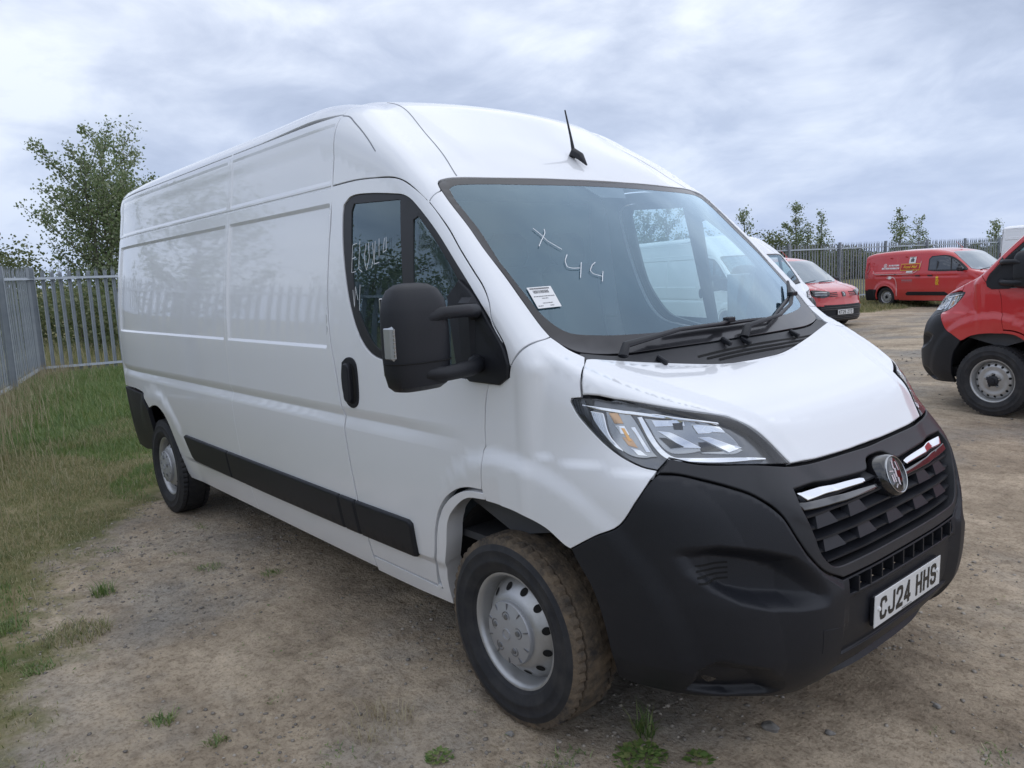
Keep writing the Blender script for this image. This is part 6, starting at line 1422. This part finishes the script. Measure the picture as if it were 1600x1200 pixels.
# sparse low weeds on the bare earth
X = g.uniform(-5.5, 1.6, 260000); Y = g.uniform(-3.4, 1.5, 260000); pn = fbm(X*3.2+50, Y*3.2, 3); k = (pn > .735) & ~in_van(X, Y) & (grass_amount(X,Y) < .5); X, Y, pn = X[k], Y[k], pn[k]; k = g.random(len(X)) < (pn-.735)*9; X, Y = X[k], Y[k]
if len(X): stuff('sparse_weeds', blades('sparse_weeds', X, Y, gz(X,Y), .008+.022*g.random(len(X)), .005, g, M_GREEN, 1.3), 'tiny sparse weeds on the compacted earth')
n = 5200; X = g.uniform(-6.0,1.6,n); Y = g.uniform(-3.3,1.6,n); k = (fbm(X*1.3+9,Y*1.3+4,3) > .47) & ~in_van(X,Y) & (grass_amount(X,Y) < .7); X, Y = X[k], Y[k]; n = len(X); aa = g.random(n)*6.28
C_ = np.stack([X,Y,gz(X,Y)+.004],1); U_ = np.stack([np.cos(aa),np.sin(aa),.12*g.normal(size=n)],1)*(.006+.022*g.random((n,1))**2); V_ = np.stack([-np.sin(aa),np.cos(aa),.3*g.normal(size=n)],1)*(.0009+.0016*g.random((n,1)))
stuff('straw_litter', quads_mesh('straw_litter', C_, U_, V_, M_STRAW), 'bits of dry straw lying on the compacted earth')
n = 2600; X = g.uniform(-5.0,1.6,n); Y = g.uniform(-3.3,1.4,n); k = (fbm(X*2.3+19,Y*2.3+4,3) > .56) & ~in_van(X,Y) & (grass_amount(X,Y) < .6); X, Y = X[k], Y[k]; n = len(X); aa = g.random(n)*6.28
C_ = np.stack([X,Y,gz(X,Y)+.005],1); U_ = np.stack([np.cos(aa),np.sin(aa),.3*g.random(n)],1)*(.003+.007*g.random((n,1))); V_ = np.stack([-np.sin(aa),np.cos(aa),.3*g.normal(size=n)],1)*(.002+.004*g.random((n,1)))
stuff('tiny_leaf_weeds', quads_mesh('tiny_leaf_weeds', C_, U_, V_, M_GREEN), 'tiny leafy weeds dotted over the bare earth')
def tuft(label, x, y, r, n, h, m, seed, bend=1.0, wd=.005):
    gg = np.random.default_rng(seed); a = gg.random(n)*6.28; q = r*np.sqrt(gg.random(n)); X = q*np.cos(a); Y = q*np.sin(a); z0 = gz(np.array([x]), np.array([y]))[0]
    Z = gz(X+x, Y+y)-z0; me = blades('tuft', X, Y, Z, h*(.4+.7*gg.random(n)), wd, gg, m, bend); o = thing('weed_tuft', label, 'weed', (x, y, z0), 0, 'weed tufts on the earth', me); return o
def leafy(label, x, y, r, n, size, seed):
    gg = np.random.default_rng(seed); z0 = gz(np.array([x]), np.array([y]))[0]; a = gg.random(n)*6.28; q = r*np.sqrt(gg.random(n)); C = np.stack([q*np.cos(a), q*np.sin(a), .006+.03*gg.random(n)*(1-q/r)],1)
    U = np.stack([np.cos(a+gg.normal(size=n)*.8), np.sin(a+gg.normal(size=n)*.8), .25*gg.random(n)],1); V = np.stack([-U[:,1],U[:,0],.2*gg.normal(size=n)],1); s = size*(.5+gg.random((n,1)))
    me = quads_mesh('leafy', C, U*s, V*s*.6, M_GREEN); return thing('weed_plant', label, 'weed', (x, y, z0), 0, 'low leafy weeds on the earth', me)
leafy('largest low leafy weed on the earth in front of the bumper', -.47,-.84,.095,230,.011,1)
leafy('small leafy weed right of the largest weed below the bumper', -.33,-.70,.045,70,.010,2)
leafy('small leafy weed near the bottom edge left of the front wheel', -.98,-1.32,.05,70,.010,3)
tuft('spiky grass tuft under the front bumper by the wheel', -.56,-.71,.045,70,.085,M_GREEN,4)
tuft('grey green grass tuft on the earth at the left', -3.10,-2.04,.16,420,.06,M_GRASS,5,1.3)
tuft('small bright green tuft below the grey green tuft', -2.80,-2.25,.07,130,.04,M_GREEN,6,1.3)
tuft('green tuft beside the turf edge at the left', -3.56,-1.80,.06,110,.09,M_GREEN,7,.9)
tuft('small green tuft on bare earth left of the sill moulding', -3.16,-.99,.06,120,.03,M_GREEN,8,1.5)
tuft('flat green tuft on bare earth midway along the van', -3.52,-1.22,.08,140,.03,M_GREEN,9,1.5)
tuft('dry straw tuft in the foreground left of the front wheel', -1.30,-1.37,.14,170,.07,M_STRAW,10,1.2,.003)
tuft('green tuft in the foreground near the bottom left', -1.95,-1.97,.05,90,.045,M_GREEN,11,1.2)
tuft('low green tuft at the bottom left of the foreground', -1.66,-1.86,.04,70,.04,M_GREEN,12,1.2)
tuft('green tuft at the left margin of the foreground', -3.42,-2.28,.10,200,.06,M_GREEN,13,1.2)
print('grass', round(time.time()-T0,1))

# ---------------------------------------------------------------- stones
M_STONE = leaf_mat('gravel_stone', (.15,.135,.118), (.25,.222,.188), (.40,.355,.30), 0.0)
def ico():
    t = (1+5**.5)/2; v = np.array([(-1,t,0),(1,t,0),(-1,-t,0),(1,-t,0),(0,-1,t),(0,1,t),(0,-1,-t),(0,1,-t),(t,0,-1),(t,0,1),(-t,0,-1),(-t,0,1)])/math.sqrt(1+t*t)
    f = [(0,11,5),(0,5,1),(0,1,7),(0,7,10),(0,10,11),(1,5,9),(5,11,4),(11,10,2),(10,7,6),(7,1,8),(3,9,4),(3,4,2),(3,2,6),(3,6,8),(3,8,9),(4,9,5),(2,4,11),(6,2,10),(8,6,7),(9,8,1)]; return v, np.array(f)
IV, IF = ico()
def gravel(n, x0, x1, y0, y1, smin_, smax_, seed, pw=3.0, keep=None):
    g = np.random.default_rng(seed); X = g.uniform(x0,x1,n); Y = g.uniform(y0,y1,n); pn = fbm(X*1.6+7, Y*1.6+3, 3); k = g.random(n) < np.clip((pn-.36)*3.2,.05,1); k &= grass_amount(X,Y) < .6
    for wx, wy in wheels_xy: k &= ~((np.abs(X-wx) < .16) & (np.abs(Y-wy) < .15))
    X, Y = X[k], Y[k]; n = len(X); s = smin_+(smax_-smin_)*g.random(n)**pw; Z = gz(X,Y)+s*.15
    jit = 1+.35*(g.random((n,12,1))-.5); sc = np.stack([s*(.8+.5*g.random(n)), s*(.7+.4*g.random(n)), s*(.45+.3*g.random(n))],1); v = IV[None]*jit*sc[:,None]; a = g.random(n)*6.28; ca, sa = np.cos(a)[:,None], np.sin(a)[:,None]
    v = np.stack([v[...,0]*ca-v[...,1]*sa, v[...,0]*sa+v[...,1]*ca, v[...,2]],-1)+np.stack([X,Y,Z],1)[:,None]
    f = (IF[None]+12*np.arange(n)[:,None,None]).reshape(-1,3); me = bpy.data.meshes.new('gravel'); me.vertices.add(12*n); me.vertices.foreach_set('co', v.ravel()); me.loops.add(len(f)*3); me.loops.foreach_set('vertex_index', f.ravel()); me.polygons.add(len(f)); me.polygons.foreach_set('loop_start', np.arange(len(f))*3); me.polygons.foreach_set('loop_total', np.full(len(f),3)); me.update(); me.materials.append(M_STONE); return me
o = bpy.data.objects.new('gravel', gravel(52000, -5.5, 1.6, -3.3, 2.2, .0012, .012, 3, 4.2)); COL.objects.link(o); o['kind'] = 'stuff'; o['label'] = 'loose grey gravel scattered over the earth around the van'; o['category'] = 'gravel'
o = bpy.data.objects.new('coarse_gravel', gravel(9000, -9, 1.5, 1.2, 12, .004, .02, 4, 3)); COL.objects.link(o); o['kind'] = 'stuff'; o['label'] = 'coarse gravel beyond the white van towards the red vans'; o['category'] = 'gravel'
M_STONE1 = mat('pale_stone', (.25,.235,.21), .85, bump=(60,.5,.004), noise=(40,(.17,.16,.15),.35,.7))
for i, (x, y, s, lab) in enumerate(((-.262,-.368,.028,'largest pale stone on the earth in front of the bumper'),(-.10,-.25,.016,'small flat stone right of the largest stone'),(-.90,-1.06,.014,'small stone beside the contact patch of the front wheel'),(.10,.16,.013,'grey pebble near the right end of the bumper'))):
    bm = bmesh.new(); bmesh.ops.create_icosphere(bm, subdivisions=3, radius=1)
    for v in bm.verts: v.co *= 1+.28*(math.sin(v.co.x*3.1+i*2)*math.cos(v.co.y*2.7+i)+.4*math.sin(v.co.z*6+i)); v.co = Vector((v.co.x*s*1.15, v.co.y*s*.85, v.co.z*s*.62))
    me = bpy.data.meshes.new('stone'); bm.to_mesh(me); bm.free(); me.materials.append(M_STONE1); me.polygons.foreach_set('use_smooth', [True]*len(me.polygons)); zz = float(gz(np.array([x]),np.array([y]))[0]); thing('stone', lab, 'stone', (x, y, zz+s*.3), 0, 'single stones on the earth', me)
# ---------------------------------------------------------------- vehicles
tyre_mud = tyre_mesh('muddy_tyre', .362, .225, .222, M_MUD); tyre_cl = tyre_mesh('tyre', .362, .225, .222, M_RUBBER); tyre_sm = tyre_mesh('small_tyre', .325, .205, .205, M_RUBBER, seg=72)
rim_a = rim_mesh('rim', .222, .085, [(.193,-.022),(.188,-.030),(.180,-.040),(.142,-.078),(.132,-.085),(.118,-.089),(.10,-.089)])
holes_a = hole_mesh(12, .161, -.0590, .0185, .0150, R(45)); caps = hub_cap_meshes()
rim_b = rim_mesh('steel_rim', .222, .085, [(.192,-.02),(.186,-.030),(.172,-.046),(.150,-.058),(.140,-.060),(.120,-.052),(.098,-.052),(.085,-.060),(.06,-.062),(0,-.062)])
holes_b = hole_mesh(15, .162, -.0525, .0145, .0125, R(28)); hubb = hub_black_meshes(1.0)
rim_s = rim_mesh('small_rim', .205, .075, [(.175,-.02),(.160,-.04),(.135,-.055),(.10,-.05),(.05,-.052),(0,-.055)]); holes_s = hole_mesh(12, .150, -.0475, .016, .010, R(30)); hubs = hub_black_meshes(.85)
root = thing('white_van', 'white high-roof panel van with black bumpers filling the foreground', 'van', (0,0,0), 0)
build_big_van(root)
for s in (-1,1):
    make_wheel(root, 'wheel', (FWX, s*.895, .358), s > 0, tyre_mud, rim_a, '', 0, 0, 0, 0, [holes_a]+caps)
    make_wheel(root, 'wheel', (RWX, s*.885, .358), s > 0, tyre_cl, rim_a, '', 0, 0, 0, 0, [holes_a]+caps)
print('main van', round(time.time()-T0,1))
def kids(o): return list(o.children)
def copy_tree(o, parent=None, skip=(), swap=None):
    c = o.copy(); COL.objects.link(c); c.parent = parent
    if swap:
        for sl_i, sl in enumerate(c.material_slots):
            if sl.material in swap: m_ = swap[sl.material]; sl.link = 'OBJECT'; c.material_slots[sl_i].material = m_
    for ch in kids(o):
        if ch.name.split('.')[0] in skip: continue
        copy_tree(ch, c, skip, swap)
    return c
# the number plate of the near van (made after the copies so that only this van wears it)
def van_copy(label, x, y, z, yaw, skip, swap=None):
    c = copy_tree(root, None, skip, swap); c.name = 'red_van' if swap else 'white_van'; c.location = (x, y, z); c.rotation_euler = (0,0,yaw); c['label'] = label; return c
v2 = van_copy('white high-roof panel van parked behind the near van, seen through its cab', VAN_B[0], VAN_B[1], VAN_B[3]+float(0), VAN_B[2], ('marker_writing','exhaust_pipe'))
a4 = R(352); cx, cy = -9.78, 31.0; lx, ly = -5.93, -.95
vx, vy = cx-(lx*math.cos(a4)-ly*math.sin(a4)), cy-(lx*math.sin(a4)+ly*math.cos(a4)); v4 = van_copy('distant white high-roof van at the right edge near the end of the fence', vx, vy, float(ground_h(vx-3, vy)), a4, ('marker_writing','exhaust_pipe','paper_sticker'))
v3 = van_copy('large red van with black bumper at the right edge, nose to the left', -2.50, 7.17, 0.0, R(172), ('marker_writing','exhaust_pipe','paper_sticker','hub_cap','wheel_bolt','cap_rib','cap_emblem'), {M_WHITE: M_RED})
for w in kids(v3):
    if w.name.startswith('wheel.') or w.name == 'wheel':
        for ch in kids(w):
            n_ = ch.name.split('.')[0]
            if n_ == 'rim': ch.data = rim_b
            elif n_ == 'rim_opening_shade': ch.data = holes_b
            elif n_ == 'tyre': ch.data = tyre_cl
        for me in hubb: link(me.name.split('.')[0], me, w)
# plate
mb = MB(); PO = Vector((.0590,-.004,.505)); PN = Vector((.995,0,-.03)).normalized(); PV = Vector((.03,0,.995)).normalized()
mb.box((0,0,0),(.004,.52,.111),ch=.0012); me = mb.mesh('number_plate', [M_PLATEW]); me.transform(Matrix.Rotation(R(1.7),4,'Y')); me.transform(Matrix.Translation(PO)); pl = link('number_plate', me, root)
plate_text('CJ24 HHS', pl, .079, .050, .061, .014, PO+PN*.002, (0,1,0), PV, PN, .0004)
for y in (-.232,.236):
    mb = MB(); mb.lathe([(.0,-.003),(.007,-.003),(.008,0),(.008,.006)], 16); me = mb.mesh('plate_screw', [M_VWHITE]); me.transform(Matrix.Rotation(R(90),4,'Z')); me.transform(Matrix.Translation(PO+PN*.004+Vector((0,y,.006)))); fix_normals(me); link('plate_screw', me, pl)
mb = MB(); rr = random.Random(2); u = -.055
while u < .02: w_ = rr.uniform(.002,.004); mb.add([tuple(PO+PN*.0026+Vector((0,1,0))*(u+a)+PV*b) for a, b in ((0,-.0515),(w_,-.0515),(w_,-.0485),(0,-.0485))], [(0,1,2,3)]); u += w_+.0012
link('plate_small_print', mb.mesh('plate_small_print', [M_INK], smooth=False), pl, kind='stuff')
mb = MB(); mb.box((.048,-.004,.505),(.016,.515,.106),ch=.004); link('plate_holder', mb.mesh('plate_holder', [M_BLACK]), root)
print('vans', round(time.time()-T0,1))
kt = thing('small_red_van', 'small red van with pale plate facing the camera beside the near windscreen pillar', 'van', (-8.18,15.86,float(ground_h(-10,16.1))), R(347))
build_small_van(kt)
for wx in (-.885,-3.86):
    for s in (-1,1): make_wheel(kt, 'wheel', (wx, s*.79, .325), s > 0, tyre_sm, rim_s, '', 0, 0, 0, 0, [holes_s]+hubs)
rm = copy_tree(kt, None, ()); rm.name = 'small_red_van'; rm.location = (-6.72, 23.34, float(ground_h(-8.5,23.8))); rm.rotation_euler = (0,0,R(344)); rm['label'] = 'small red mail van standing side-on in front of the long fence'
mail_decals(rm); small_plate(kt, 'KT25 ZTC')
print('all', round(time.time()-T0,1), 'objects', len(bpy.data.objects))
